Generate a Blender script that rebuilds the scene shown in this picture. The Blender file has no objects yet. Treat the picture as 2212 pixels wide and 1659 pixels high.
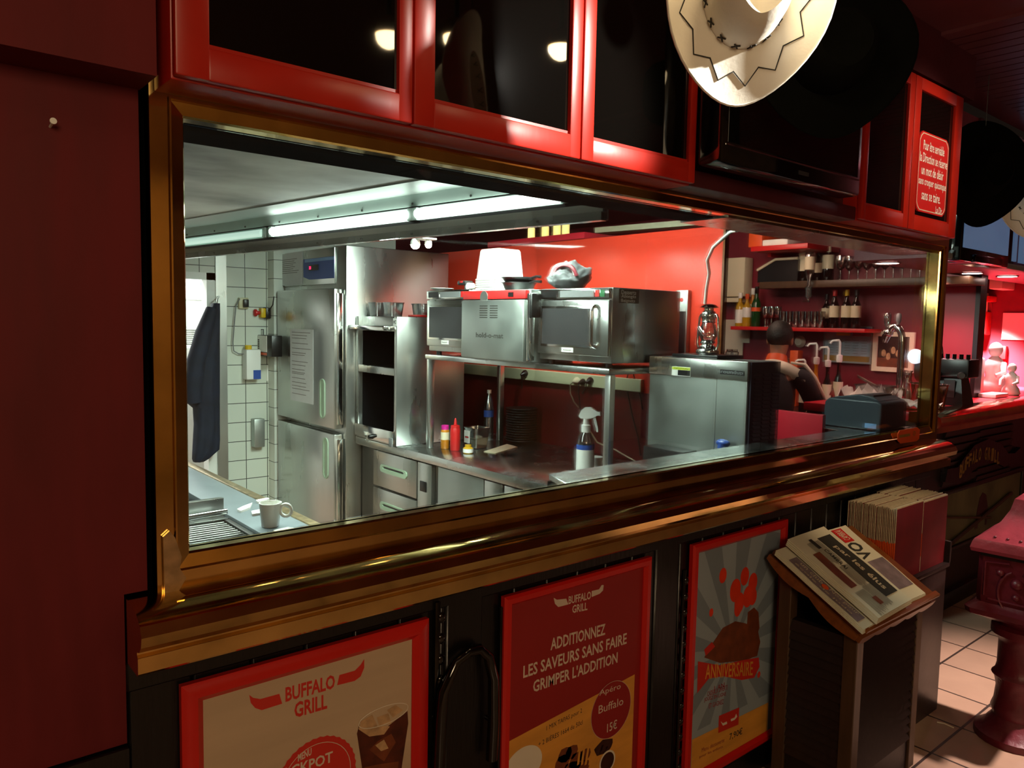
import bpy, bmesh, math, random
from mathutils import Vector, Matrix, Euler
PI = math.pi
rnd = random.Random(7)
scene = bpy.context.scene
COL = scene.collection

# ------------------------------------------------------------------ camera
CAMP = Vector((0.0, -1.594, 1.72))
YAW, PITCH, ROLL, FPX = 0.69742484, -0.0803904, 0.01964993, 1665.01
_f = Vector((math.sin(YAW), math.cos(YAW), 0)); _r = Vector((math.cos(YAW), -math.sin(YAW), 0)); _u = Vector((0, 0, 1))
FWD = _f*math.cos(PITCH) + _u*math.sin(PITCH)
_u2 = _u*math.cos(PITCH) - _f*math.sin(PITCH)
RGT = _r*math.cos(ROLL) + _u2*math.sin(ROLL)
UPV = _u2*math.cos(ROLL) - _r*math.sin(ROLL)
cam = bpy.data.cameras.new('camera'); camo = bpy.data.objects.new('camera', cam); COL.objects.link(camo)
cam.sensor_fit = 'HORIZONTAL'; cam.sensor_width = 36.0; cam.lens = FPX/2212*36.0; cam.clip_start = 0.05
camo.matrix_world = Matrix(((RGT.x, UPV.x, -FWD.x, CAMP.x), (RGT.y, UPV.y, -FWD.y, CAMP.y), (RGT.z, UPV.z, -FWD.z, CAMP.z), (0, 0, 0, 1)))
scene.camera = camo

def ray(px, py):
    return RGT*((px-1106)/FPX) - UPV*((py-829.5)/FPX) + FWD
def pt(px, py, **k):                      # where the line of sight of a photo point meets an axis plane
    d = ray(px, py); a, v = list(k.items())[0]; i = 'xyz'.index(a)
    return CAMP + d*((v-CAMP[i])/d[i])
def pl(px, py, o, n):                     # ... or any plane
    d = ray(px, py); n = Vector(n); return CAMP + d*((Vector(o)-CAMP).dot(n)/d.dot(n))

# ------------------------------------------------------------------ world, exposure, lights
w = bpy.data.worlds.new('dim_room'); scene.world = w; w.use_nodes = True
w.node_tree.nodes['Background'].inputs[0].default_value = (0.35, 0.22, 0.16, 1)
w.node_tree.nodes['Background'].inputs[1].default_value = 0.02
scene.view_settings.view_transform = 'Standard'; scene.view_settings.look = 'None'
scene.view_settings.exposure = 0.0; scene.view_settings.gamma = 1.0
scene.view_settings.use_curve_mapping = False
scene.cycles.caustics_reflective = False; scene.cycles.caustics_refractive = False

def light(name, kind, loc, energy, color, size=0.1, target=None, spot=60, blend=0.5, size_y=None, rad=None):
    l = bpy.data.lights.new(name, kind); o = bpy.data.objects.new(name, l); COL.objects.link(o)
    l.energy = energy; l.color = color; o.location = loc
    if kind == 'AREA':
        l.size = size
        if size_y: l.shape = 'RECTANGLE'; l.size_y = size_y
    else: l.shadow_soft_size = size
    if kind == 'SPOT': l.spot_size = math.radians(spot); l.spot_blend = blend
    if target is not None:
        o.rotation_euler = (Vector(target)-Vector(loc)).to_track_quat('-Z', 'Y').to_euler()
    return o
WARM = (1.0, 0.72, 0.42); FLUO = (0.80, 1.0, 0.88); PINK = (1.0, 0.45, 0.50)
# kitchen: the strip lights of the hood and an unseen fill light added over the aisle
light('hood_strip_light', 'AREA', (1.62, 1.35, 2.06), 75, FLUO, 0.12, (1.72, 1.35, 0), size_y=2.6)
light('aisle_fill_light', 'AREA', (2.15, 1.0, 2.68), 150, FLUO, 0.5, (2.45, 1.1, 1.2), size_y=1.1)
light('scullery_light', 'AREA', (1.5, 4.6, 2.5), 110, (0.92, 1.0, 1.0), 1.2, (1.5, 4.4, 0))
light('kitchen_spot_light', 'SPOT', (2.62, 2.02, 2.2), 16, (1.0, 0.85, 0.62), 0.03, (3.0, 1.9, 1.75), spot=100, blend=0.6)
# dining side: ceiling lamps, and unseen lights added as fill
LAMPS = []                               # their mirror images stand in the dark cabinet doors
for q in ((840, 76), (986, 80), (1212, 102)):
    p = pt(*q, z=2.60); LAMPS.append((p.x, -.276-p.y, 2.60))
light('hat_spot_light', 'SPOT', (2.25, -1.75, 2.86), 620, (1.0, 0.95, 0.84), 0.04, (1.60, -0.60, 2.42), spot=24, blend=0.7)
light('floor_spot_light', 'SPOT', (4.3, -1.5, 2.9), 820, (1.0, 0.79, 0.70), 0.06, (4.0, -0.7, 0), spot=42, blend=0.8)
light('poster_fill_light', 'AREA', (-0.9, -4.0, 2.6), 62, WARM, 1.2, (1.3, 0, 0.9))  # unseen warm fill added to brighten the posters
light('stand_light', 'SPOT', (3.0, -1.5, 2.85), 80, WARM, 0.05, (3.22, -0.2, 0.9), spot=27, blend=0.8)
light('sign_fill_light', 'SPOT', (3.5, -1.25, 2.9), 60, (1.0, .78, .55), 0.05, (3.5, -0.15, 2.4), spot=44, blend=0.8)  # unseen spot added to brighten the slim cabinet and its sign
light('back_wall_fill', 'AREA', (1.5, -5.0, 2.9), 45, WARM, 2.5, (1.5, -5.6, 1.0))  # unseen, added so the brass has a brighter back wall to reflect
light('ceiling_fill_light', 'POINT', (8.2, -0.7, 2.62), 80, (1.0, .78, .76), .12)  # unseen point light added to brighten the right-hand ceiling slats
# bar: pink-red downlights and a strong one at the far end
for k, (p, e) in enumerate([((4.9, 0.75, 2.06), 24), ((5.65, 0.62, 2.06), 70), ((6.6, 0.6, 2.05), 170)]):
    light('bar_down_light', 'SPOT', p, e, PINK if k else (1.0, 0.55, 0.45), 0.04, (p[0]+0.1, p[1]+0.1, 0), spot=120, blend=0.9)
light('bar_end_light', 'SPOT', (7.1, 0.9, 2.05), 1300, (1.0, 0.80, 0.84), 0.05, (7.35, 0.95, 1.2), spot=80, blend=0.8)
light('bar_back_light', 'AREA', (4.6, 1.7, 2.6), 30, (1.0, 0.66, 0.5), 0.8, (5.8, 1.7, 1.5))

# ------------------------------------------------------------------ helpers
def lin(h):
    h = h.lstrip('#'); v = [int(h[i:i+2], 16)/255 for i in (0, 2, 4)]
    return tuple(c/12.92 if c <= .04045 else ((c+.055)/1.055)**2.4 for c in v)
def mat(name, col, rough=.5, metal=0., var=.12, vs=6., vstretch=(1, 1, 1), bump=0., bs=40., bstretch=(1, 1, 1), spec=.5, coat=0., rvar=0.):
    m = bpy.data.materials.new(name); m.use_nodes = True; nt = m.node_tree; n = nt.nodes; L = nt.links
    b = n['Principled BSDF']; c = lin(col) if isinstance(col, str) else col
    b.inputs['Roughness'].default_value = rough; b.inputs['Metallic'].default_value = metal
    b.inputs['Specular IOR Level'].default_value = spec; b.inputs['Coat Weight'].default_value = coat
    b.inputs['Base Color'].default_value = (*c, 1)
    tc = n.new('ShaderNodeTexCoord')
    if var or rvar:
        mp = n.new('ShaderNodeMapping'); mp.inputs['Scale'].default_value = vstretch; L.new(tc.outputs['Object'], mp.inputs[0])
        no = n.new('ShaderNodeTexNoise'); no.inputs['Scale'].default_value = vs; no.inputs['Detail'].default_value = 5
        L.new(mp.outputs[0], no.inputs['Vector'])
        r = n.new('ShaderNodeValToRGB'); r.color_ramp.elements[0].position = .3; r.color_ramp.elements[1].position = .7
        r.color_ramp.elements[0].color = (*[x*(1-var) for x in c], 1); r.color_ramp.elements[1].color = (*[min(1, x*(1+var)) for x in c], 1)
        L.new(no.outputs['Fac'], r.inputs[0]); L.new(r.outputs[0], b.inputs['Base Color'])
        if rvar:
            mr = n.new('ShaderNodeMapRange'); mr.inputs[1].default_value = .3; mr.inputs[2].default_value = .7
            mr.inputs[3].default_value = max(0, rough-rvar); mr.inputs[4].default_value = rough+rvar
            L.new(no.outputs['Fac'], mr.inputs[0]); L.new(mr.outputs[0], b.inputs['Roughness'])
    if bump:
        mp2 = n.new('ShaderNodeMapping'); mp2.inputs['Scale'].default_value = bstretch; L.new(tc.outputs['Object'], mp2.inputs[0])
        n2 = n.new('ShaderNodeTexNoise'); n2.inputs['Scale'].default_value = bs; n2.inputs['Detail'].default_value = 4
        L.new(mp2.outputs[0], n2.inputs['Vector'])
        bp = n.new('ShaderNodeBump'); bp.inputs['Strength'].default_value = bump; bp.inputs['Distance'].default_value = .01
        L.new(n2.outputs['Fac'], bp.inputs['Height']); L.new(bp.outputs[0], b.inputs['Normal'])
    return m
def emat(name, col, strength):
    m = bpy.data.materials.new(name); m.use_nodes = True; b = m.node_tree.nodes['Principled BSDF']
    c = lin(col) if isinstance(col, str) else col
    b.inputs['Base Color'].default_value = (*c, 1); b.inputs['Emission Color'].default_value = (*c, 1)
    b.inputs['Emission Strength'].default_value = strength
    return m
def glassmat(name, tint=(1, 1, 1), refl=1.0, rough=.02, base=0.0):
    m = bpy.data.materials.new(name); m.use_nodes = True; nt = m.node_tree; n = nt.nodes; L = nt.links
    n.remove(n['Principled BSDF']); out = n['Material Output']
    tr = n.new('ShaderNodeBsdfTransparent'); tr.inputs[0].default_value = (*tint, 1)
    gl = n.new('ShaderNodeBsdfGlossy'); gl.inputs['Roughness'].default_value = rough
    fr = n.new('ShaderNodeFresnel'); fr.inputs[0].default_value = 1.5
    mu = n.new('ShaderNodeMath'); mu.operation = 'MULTIPLY_ADD'; mu.inputs[1].default_value = refl; mu.inputs[2].default_value = base
    L.new(fr.outputs[0], mu.inputs[0])
    mx = n.new('ShaderNodeMixShader'); L.new(mu.outputs[0], mx.inputs[0]); L.new(tr.outputs[0], mx.inputs[1]); L.new(gl.outputs[0], mx.inputs[2])
    L.new(mx.outputs[0], out.inputs[0]); return m
def tilemat(name, col, grout, tw, th, ox=0, oy=0, axes='xy', rough=.3, mortar=.012, var=.1, bump=.3):
    m = bpy.data.materials.new(name); m.use_nodes = True; nt = m.node_tree; n = nt.nodes; L = nt.links; b = n['Principled BSDF']
    tc = n.new('ShaderNodeTexCoord'); sp = n.new('ShaderNodeSeparateXYZ'); L.new(tc.outputs['Object'], sp.inputs[0])
    cb = n.new('ShaderNodeCombineXYZ'); L.new(sp.outputs['XYZ'.index(axes[0].upper())], cb.inputs[0]); L.new(sp.outputs['XYZ'.index(axes[1].upper())], cb.inputs[1])
    mp = n.new('ShaderNodeMapping'); mp.inputs['Location'].default_value = (-ox, -oy, 0); L.new(cb.outputs[0], mp.inputs[0])
    br = n.new('ShaderNodeTexBrick'); br.offset = 0; br.inputs['Scale'].default_value = 1
    br.inputs['Brick Width'].default_value = tw; br.inputs['Row Height'].default_value = th; br.inputs['Mortar Size'].default_value = mortar/2
    br.inputs['Mortar Smooth'].default_value = .2
    c = lin(col); br.inputs['Color1'].default_value = (*[x*(1+var) for x in c], 1); br.inputs['Color2'].default_value = (*[x*(1-var) for x in c], 1)
    br.inputs['Mortar'].default_value = (*lin(grout), 1)
    L.new(mp.outputs[0], br.inputs['Vector'])
    no = n.new('ShaderNodeTexNoise'); no.inputs['Scale'].default_value = 7; no.inputs['Detail'].default_value = 6; L.new(tc.outputs['Object'], no.inputs['Vector'])
    mx = n.new('ShaderNodeMix'); mx.data_type = 'RGBA'; mx.blend_type = 'MULTIPLY'; mx.inputs[0].default_value = .35 if var > .05 else .1
    L.new(br.outputs['Color'], mx.inputs[6]); L.new(no.outputs['Color'], mx.inputs[7])
    rr = n.new('ShaderNodeValToRGB'); rr.color_ramp.elements[0].color = (.45, .45, .45, 1); rr.color_ramp.elements[1].color = (1, 1, 1, 1); rr.color_ramp.elements[1].position = .65
    L.new(no.outputs['Fac'], rr.inputs[0]); L.new(rr.outputs[0], mx.inputs[7])
    L.new(mx.outputs[2], b.inputs['Base Color']); b.inputs['Roughness'].default_value = rough
    bp = n.new('ShaderNodeBump'); bp.invert = True; bp.inputs['Strength'].default_value = bump; bp.inputs['Distance'].default_value = .004
    L.new(br.outputs['Fac'], bp.inputs['Height']); L.new(bp.outputs[0], b.inputs['Normal'])
    return m

class G:
    """collects shapes into one bmesh"""
    def __init__(s): s.bm = bmesh.new()
    def face(s, pts):
        try: return s.bm.faces.new([s.bm.verts.new(p) for p in pts])
        except ValueError: return None
    def box(s, x0, x1, y0, y1, z0, z1, r=0, seg=2):
        x0, x1 = min(x0, x1), max(x0, x1); y0, y1 = min(y0, y1), max(y0, y1); z0, z1 = min(z0, z1), max(z0, z1)
        v = [s.bm.verts.new((x, y, z)) for z in (z0, z1) for y in (y0, y1) for x in (x0, x1)]
        fs = [s.bm.faces.new([v[i] for i in q]) for q in ((0, 2, 3, 1), (4, 5, 7, 6), (0, 1, 5, 4), (2, 6, 7, 3), (0, 4, 6, 2), (1, 3, 7, 5))]
        if r:
            es = list({e for f in fs for e in f.edges}); r = min(r, (x1-x0)*.49, (y1-y0)*.49, (z1-z0)*.49)
            bmesh.ops.bevel(s.bm, geom=es, offset=r, segments=seg, affect='EDGES', profile=.5)
        return s
    def hexa(s, a, b):                     # two quads joined (a bottom, b top)
        va = [s.bm.verts.new(p) for p in a]; vb = [s.bm.verts.new(p) for p in b]; n = len(va)
        s.bm.faces.new(va[::-1]); s.bm.faces.new(vb)
        for i in range(n): s.bm.faces.new((va[i], va[(i+1) % n], vb[(i+1) % n], vb[i]))
        return s
    def prism(s, poly, axis, a0, a1):      # polygon in the plane across axis, pushed along it
        def P(u, v, a): return {'x': (a, u, v), 'y': (u, a, v), 'z': (u, v, a)}[axis]
        va = [s.bm.verts.new(P(u, v, a0)) for u, v in poly]; vb = [s.bm.verts.new(P(u, v, a1)) for u, v in poly]; n = len(va)
        s.bm.faces.new(va[::-1]); s.bm.faces.new(vb)
        for i in range(n): s.bm.faces.new((va[i], va[(i+1) % n], vb[(i+1) % n], vb[i]))
        return s
    def rings(s, rs, cap0=True, cap1=True, closed=True):
        R = [[s.bm.verts.new(p) for p in r] for r in rs]; n = len(R[0])
        for A, B in zip(R, R[1:]):
            for i in range(n if closed else n-1): s.bm.faces.new((A[i], A[(i+1) % n], B[(i+1) % n], B[i]))
        if cap0: s.bm.faces.new(R[0][::-1])
        if cap1: s.bm.faces.new(R[-1])
        return s
    def lathe(s, prof, c=(0, 0, 0), n=20, ax=None, sx=1, sy=1, cap=True):
        rs = []
        for r, z in prof:
            r = max(r, 1e-4); ring = []
            for i in range(n):
                a = 2*PI*i/n; p = Vector((r*math.cos(a)*sx, r*math.sin(a)*sy, z))
                if ax is not None: p = Vector((0, 0, 1)).rotation_difference(Vector(ax)) @ p
                ring.append(p+Vector(c))
            rs.append(ring)
        return s.rings(rs, cap, cap)
    def cyl(s, p0, p1, r0, r1=None, n=14):
        p0 = Vector(p0); p1 = Vector(p1); r1 = r0 if r1 is None else r1
        return s.lathe([(r0, 0), (r1, (p1-p0).length)], p0, n, (p1-p0).normalized())
    def tube(s, pts, r, n=8, closed=False):
        pts = [Vector(p) for p in pts]; N = len(pts); rs = []; up = None
        for i, p in enumerate(pts):
            t = (pts[min(i+1, N-1)]-pts[max(i-1, 0)]).normalized() if not closed else (pts[(i+1) % N]-pts[i-1]).normalized()
            if up is None: up = t.orthogonal().normalized()
            up = (up-t*up.dot(t)); up = up.normalized() if up.length > 1e-6 else t.orthogonal().normalized()
            q = t.cross(up); rr = r[i] if isinstance(r, (list, tuple)) else r
            rs.append([p+(up*math.cos(2*PI*k/n)+q*math.sin(2*PI*k/n))*rr for k in range(n)])
        if closed: rs.append(rs[0]); return s.rings(rs, False, False)
        return s.rings(rs)
    def ball(s, c, r, n=16, m=10, sc=(1, 1, 1)):
        rs = []
        for j in range(m+1):
            t = PI*j/m; rs.append([(c[0]+r*sc[0]*max(math.sin(t), 1e-3)*math.cos(2*PI*i/n), c[1]+r*sc[1]*max(math.sin(t), 1e-3)*math.sin(2*PI*i/n), c[2]-r*sc[2]*math.cos(t)) for i in range(n)])
        return s.rings(rs)
    def text(s, string, size, o, ux=(1, 0, 0), uv=(0, 0, 1), xs=1., align='CENTER', bold=0., lh=1.):
        vs, fs = textmesh(string, align, bold, lh); o = Vector(o); ux = Vector(ux); uv = Vector(uv)
        bv = [s.bm.verts.new(o+ux*(x*size*xs)+uv*(y*size)) for x, y in vs]
        for f in fs:
            try: s.bm.faces.new([bv[i] for i in f])
            except ValueError: pass
        return s
    def move(s, d):
        bmesh.ops.translate(s.bm, verts=s.bm.verts, vec=d); return s
    def xf(s, M):
        bmesh.ops.transform(s.bm, matrix=M, verts=s.bm.verts); return s
_tc = {}
def textmesh(string, align, bold, lh):
    k = (string, align, bold, lh)
    if k not in _tc:
        cu = bpy.data.curves.new('t', 'FONT'); cu.body = string; cu.align_x = align; cu.align_y = 'CENTER'; cu.size = 1.0
        cu.resolution_u = 2; cu.offset = bold; cu.space_line = lh
        ob = bpy.data.objects.new('t', cu); COL.objects.link(ob); bpy.context.view_layer.update()
        me = bpy.data.meshes.new_from_object(ob.evaluated_get(bpy.context.evaluated_depsgraph_get()))
        _tc[k] = ([(v.co.x, v.co.y) for v in me.vertices], [list(p.vertices) for p in me.polygons])
        bpy.data.objects.remove(ob); bpy.data.curves.remove(cu); bpy.data.meshes.remove(me)
    return _tc[k]

def obj(name, g, m, parent=None, smooth=40, world=True, label=None, bevel=0):
    """link one mesh object; geometry is given in world space unless world=False (then in the parent's space)"""
    if parent is not None and world:
        g.xf(_wm(parent).inverted())
    bmesh.ops.recalc_face_normals(g.bm, faces=g.bm.faces)
    me = bpy.data.meshes.new(name); g.bm.to_mesh(me); g.bm.free()
    me.materials.append(m)
    if smooth:
        for p in me.polygons: p.use_smooth = True
        me.set_sharp_from_angle(angle=math.radians(smooth))
    o = bpy.data.objects.new(name, me); COL.objects.link(o)
    if parent is not None: o.parent = parent
    if label: o['label'] = label
    if bevel:
        b = o.modifiers.new('edge', 'BEVEL'); b.width = bevel; b.segments = 2; b.limit_method = 'ANGLE'
    return o
def _wm(o):
    M = Matrix.LocRotScale(o.location, o.rotation_euler, o.scale)
    return _wm(o.parent) @ M if o.parent else M
def thing(name, label, cat, loc=(0, 0, 0), rot=(0, 0, 0), group=None):
    o = bpy.data.objects.new(name, None); COL.objects.link(o); o.empty_display_size = .05
    o.location = loc; o.rotation_euler = (0, 0, rot) if isinstance(rot, (int, float)) else rot
    return tag(o, label, cat, group)
def tag(o, label, cat, group=None, kind=None):
    o['label'] = label; o['category'] = cat
    if group: o['group'] = group
    if kind: o['kind'] = kind
    return o
def struct(name, g, m, smooth=40, label=None):
    o = obj(name, g, m, smooth=smooth); o['kind'] = 'structure'
    if label: o['label'] = label
    return o
def origin(o, p):                       # put a one-mesh thing's origin at its base
    p = Vector(p); o.data.transform(Matrix.Translation(-p)); o.location = p; return o
def copy_tree(o, loc=None, rotz=None, label=None, group=None, parent=None):
    c = o.copy(); COL.objects.link(c)
    if parent is not None: c.parent = parent
    if loc is not None: c.location = loc
    if rotz is not None: c.rotation_euler = (0, 0, rotz)
    if label: c['label'] = label
    if group: c['group'] = group
    for ch in list(o.children): copy_tree(ch, parent=c)
    return c

# ------------------------------------------------------------------ materials
M = {}
def mk(k, *a, **kw): M[k] = mat(k, *a, **kw)
mk('burgundy', '#601b1e', .58, var=.16, vs=5, vstretch=(3, 3, .6), bump=.06, bs=14, rvar=.08, spec=.18)
mk('burgundy_dark', '#43121a', .45, var=.15)
mk('cabinet_red', '#a82014', .34, var=.08, vs=9, bump=.05, bs=18, bstretch=(1, 1, .3), spec=.35)
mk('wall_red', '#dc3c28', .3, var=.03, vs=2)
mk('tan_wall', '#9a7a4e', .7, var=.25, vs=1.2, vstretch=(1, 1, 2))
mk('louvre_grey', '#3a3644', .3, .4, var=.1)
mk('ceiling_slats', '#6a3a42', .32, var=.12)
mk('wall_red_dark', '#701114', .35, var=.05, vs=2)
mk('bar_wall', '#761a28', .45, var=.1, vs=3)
mk('frame_red', '#c01a12', .3, var=.06)
mk('red', '#c21d1d', .4, var=.05)
mk('red_top', '#c02030', .35, var=.05)
mk('brass', (.70, .47, .16), .09, 1., var=.18, vs=9, rvar=.03, bump=.006, bs=6, bstretch=(.3, 1, 1))
mk('brass_worn', (.60, .46, .27), .32, 1., var=.3, vs=30)
mk('black_wood', '#0b0909', .33, var=.3, vs=12, bump=.12, bs=24, bstretch=(4, 4, .4))
mk('black', '#0c0c0d', .35, var=.1)
mk('matte_black', '#050505', .95, var=.1, spec=.04)
mk('blue_steel', (.30, .34, .37), .42, .8, var=.1, vs=5)
mk('black_gloss', '#060606', .08, var=0, coat=.5)
mk('black_felt', (.0016, .0017, .0014), .95, var=.2, vs=30, bump=.1, bs=120, spec=.08)
mk('dark_glass', '#070605', .04, var=0, spec=.6)
mk('steel', (.50, .51, .49), .30, 1., var=.1, vs=5, vstretch=(1, 1, .25), rvar=.07, bump=.012, bs=60, bstretch=(1, 1, .04))
mk('steel_h', (.52, .54, .53), .24, 1., var=.1, vs=6, rvar=.07, bump=.01, bs=60, bstretch=(.06, .06, 1))
mk('steel_dull', (.40, .43, .41), .45, 1., var=.12, vs=4, rvar=.08)
mk('steel_bright', (.75, .76, .74), .14, 1., var=.05)
mk('steel_dark', (.20, .20, .19), .38, 1., var=.15, vs=6)
mk('hood_steel', (.46, .50, .49), .6, .3, var=.62, vs=1.7, vstretch=(1, 1.2, 1))
mk('hood_white', '#c9dcd2', .4, var=.05)
mk('white', '#e8e8e2', .45, var=.04)
mk('white_gloss', '#e9eae4', .2, var=.02)
mk('paper', '#d9dcdc', .7, var=.04, vs=20)
mk('cream', '#d9cdae', .6, var=.06)
mk('cream_plastic', '#c9c4a0', .45, var=.05)
mk('handle_green', '#a9bfa6', .45, var=.05)
mk('blue', '#2f4f9e', .35, var=.06)
mk('light_blue', '#7ea6d8', .4, var=.06)
mk('navy', '#131a2b', .8, var=.3, vs=14, bump=.3, bs=16)
mk('yellow', '#d9b31c', .4, var=.06)
mk('lime', '#c8d838', .5, var=.05)
mk('green', '#1d6a3a', .4, var=.1)
mk('pink', '#d0268e', .4, var=.05)
mk('orange', '#d9521c', .5, var=.08)
mk('amber', '#b9741f', .2, var=.1)
mk('wood', '#7a4520', .32, var=.25, vs=8, vstretch=(.4, 5, 5), bump=.05, bs=30)
mk('dark_wood', '#1d1210', .35, var=.25, vs=10, vstretch=(5, 5, .5), bump=.06, bs=30)
mk('wood_mid', '#4a3524', .4, var=.2, vs=10, vstretch=(5, 5, .5))
mk('grey_cloth', '#5a5c5e', .85, var=.25, vs=20, bump=.4, bs=30)
mk('skin', '#9c6a50', .55, var=.08, vs=14)
mk('hair', '#17120f', .6, var=.3, vs=60, bump=.4, bs=120)
mk('beige_cloth', '#cfc8b6', .85, var=.1, vs=20, bump=.1, bs=60)
mk('dark_cloth', '#15131a', .85, var=.25, vs=16, bump=.2, bs=40)
mk('printer', '#2c3a42', .42, var=.05)
mk('dark_grey', '#2a2a2c', .45, var=.08)
mk('mid_grey', '#77797a', .5, var=.08)
mk('iron_red', '#5e1422', .42, var=.22, vs=14, bump=.25, bs=40)
mk('iron_red_top', '#8c2f3c', .36, var=.2, vs=14, bump=.2, bs=40)  # lighter, pinker copy: light on the cap is put into its colour
mk('bottle_dark', '#120b08', .1, var=0, coat=.3)
mk('bottle_green', '#12401c', .1, var=0)
mk('bottle_yellow', '#b98f22', .12, var=.05)
mk('syrup', '#c07a18', .12, var=.05)
mk('hat_white', '#e4dfd2', .8, var=.06, vs=8, bump=.08, bs=80)
mk('menu_cover', '#5a1518', .35, var=.25, vs=8)
mk('page', '#b8a98e', .75, var=.15, vs=60)
mk('newsprint', '#cfc9b2', .8, var=.05)
mk('ink', '#26241f', .8, var=.1)
mk('ink_grey', '#6d6a62', .8, var=.1)
mk('p_cream', '#b9a184', .6, var=.07, vs=3, vstretch=(.6, 1, 5))
mk('p_red', '#8c1513', .55, var=.04)
mk('p_logo', '#c02a1c', .55, var=.03)
mk('p_orange', '#d29036', .6, var=.15, vs=5, vstretch=(1, 1, 4))
mk('p_bluegrey', '#8e9aa2', .6, var=.05)
mk('p_ray', '#747f88', .6, var=.05)
mk('p_white', '#d8cdb8', .6, var=.04)
mk('p_brown', '#6d3418', .5, var=.3, vs=25)
mk('p_dark', '#33140c', .4, var=.3, vs=30)
mk('p_balloon', '#d9381a', .4, var=.12, vs=20)
mk('p_text', '#c9b8a4', .6, var=.03)
mk('p_maroon', '#8a2a30', .6, var=.1)
mk('p_blue', '#25306a', .6, var=.05)
mk('p_purple', '#75666e', .6, var=.25, vs=30)
mk('cola', '#4a1c0e', .3, var=.5, vs=28)
mk('ice', '#b9946a', .3, var=.3, vs=40)
mk('landscape', '#5d5a3c', .6, var=.45, vs=4)
mk('gold', '#8a6a2a', .5, var=.15)
M['floor'] = tilemat('floor_tile', '#a98a76', '#3c302c', .315, .325, 3.588, -.073, 'xy', .34, .012, .08)
M['wall_tile'] = tilemat('wall_tile', '#d3d8cc', '#4a4c48', .16, .14, 1.79, 2.07, 'xz', .18, .006, .02, .2)
M['wall_tile_y'] = tilemat('wall_tile_pillar', '#dde2d8', '#6a6c68', .5, .135, 0, 2.0, 'yz', .18, .005, .02, .2)
M['glass'] = glassmat('clear_glass', (.97, .98, .97), .55)
M['thin_glass'] = glassmat('drinking_glass', (.9, .87, .85), 1.4, .10, .28)
M['clear_plastic'] = glassmat('clear_plastic', (.80, .84, .84), .8, .15, .25)
M['smoked'] = glassmat('smoked_glass', (.35, .33, .3), 1.0, .02, .05)
M['bulb'] = emat('lamp_bulb', (1.0, .74, .40), 40)
M['bulb_white'] = emat('spot_bulb', (1.0, .92, .78), 30)
M['tube'] = emat('strip_tube', (.86, 1.0, .92), 9)
M['downlight'] = emat('downlight', (1.0, .72, .62), 22)
M['screen'] = emat('screen_reflection', (.10, .17, .30), .5)  # bluish emission stands for a reflection on the far screen
M['tap_lit'] = emat('lit_tap_badge', (.75, .9, 1.0), 2.0)
M['tap_blue'] = emat('lit_tap_badge_blue', (.05, .35, .9), 1.6)
M['housing_glow'] = emat('lit_housing_glow', (.62, .88, .76), .75)  # added glow for the lit housing left of the tubes
M['led'] = emat('led_digits', (1.0, .02, .12), 3)
M['jar_glow'] = emat('yellow_lit_jar', (1.0, .75, .25), 1.6)  # emission stands for the yellow light on the glass jars
# ================================================================== the setting
struct('floor', G().box(-3, 9, -6, 5.6, -.1, 0), M['floor'])
g = G().box(-3, 9, -6, .2, 3.0, 3.1)
for i in range(60): g.box(3.6+i*.09, 3.6+i*.09+.078, -6, .05, 2.985, 3.0)
struct('ceiling', g, M['ceiling_slats'])
g = G().box(-1, 9, .2, 5.6, 2.75, 2.85); struct('ceiling_kitchen', g, M['burgundy_dark'])
struct('wall_back', G().box(-3, 9, -6.1, -6, 0, 3.0), M['tan_wall'])
struct('wall_dining_left', G().box(-3.1, -3, -6, .1, 0, 3.0), M['tan_wall'])
struct('wall_dining_right', G().box(9, 9.1, -6, 5.6, 0, 3.0), M['burgundy_dark'])
# burgundy panel wall at the left of the opening, with its lower skirting and the bulkhead above
zb = pt(275, 1605, y=-.02).z
g = G().prism([(-3, zb), (.36, zb), (.36, 1.185), (.402, 1.185), (.402, 2.2), (-3, 2.2)], 'y', -.02, .2)
struct('wall_left', g, M['burgundy'])
struct('baseboard_left', G().box(-3, .36, -.035, .2, 0, zb-.004), M['black_wood'])
g = G().box(-3, .405, -.13, .2, 2.135, 3.0); struct('trim_bulkhead', g, M['burgundy'], label='burgundy bulkhead above the left wall')
XIW = 1.66
# black boarded wall under the opening
g = G().box(.36, 4.06, 0, .2, 0, 1.17); g.box(XIW, 4.02, .04, .2, 1.17, 1.214)
x = .365
while x < 4.0:
    g.box(x, min(x+.118, 4.06), -.018, 0, .1, 1.05, .004, 1); x += .122
g.box(.36, 4.06, -.03, 0, 0, .1, .004, 1); g.box(.36, 4.06, -.026, 0, .99, 1.05, .004, 1)
for xx in (1.17, 2.0): g.box(xx-.06, xx+.06, -.026, 0, .1, 1.0, .006, 1)
struct('wall_front', g, M['black_wood'])
# header above the opening, and wall beside it
g = G().box(.42, 4.10, 0, .205, 2.10, 3.0); g.box(-3, .482, .03, .2, 1.17, 3.0)
struct('wall_header', g, M['matte_black'])
struct('trim_soffit', G().box(2.3, 4.02, .004, .21, 2.094, 2.101), M['steel_h'], label='steel strip under the header')
struct('wall_upper', G().box(.42, 4.0, -.13, .03, 2.79, 3.0), M['burgundy_dark'])

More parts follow.
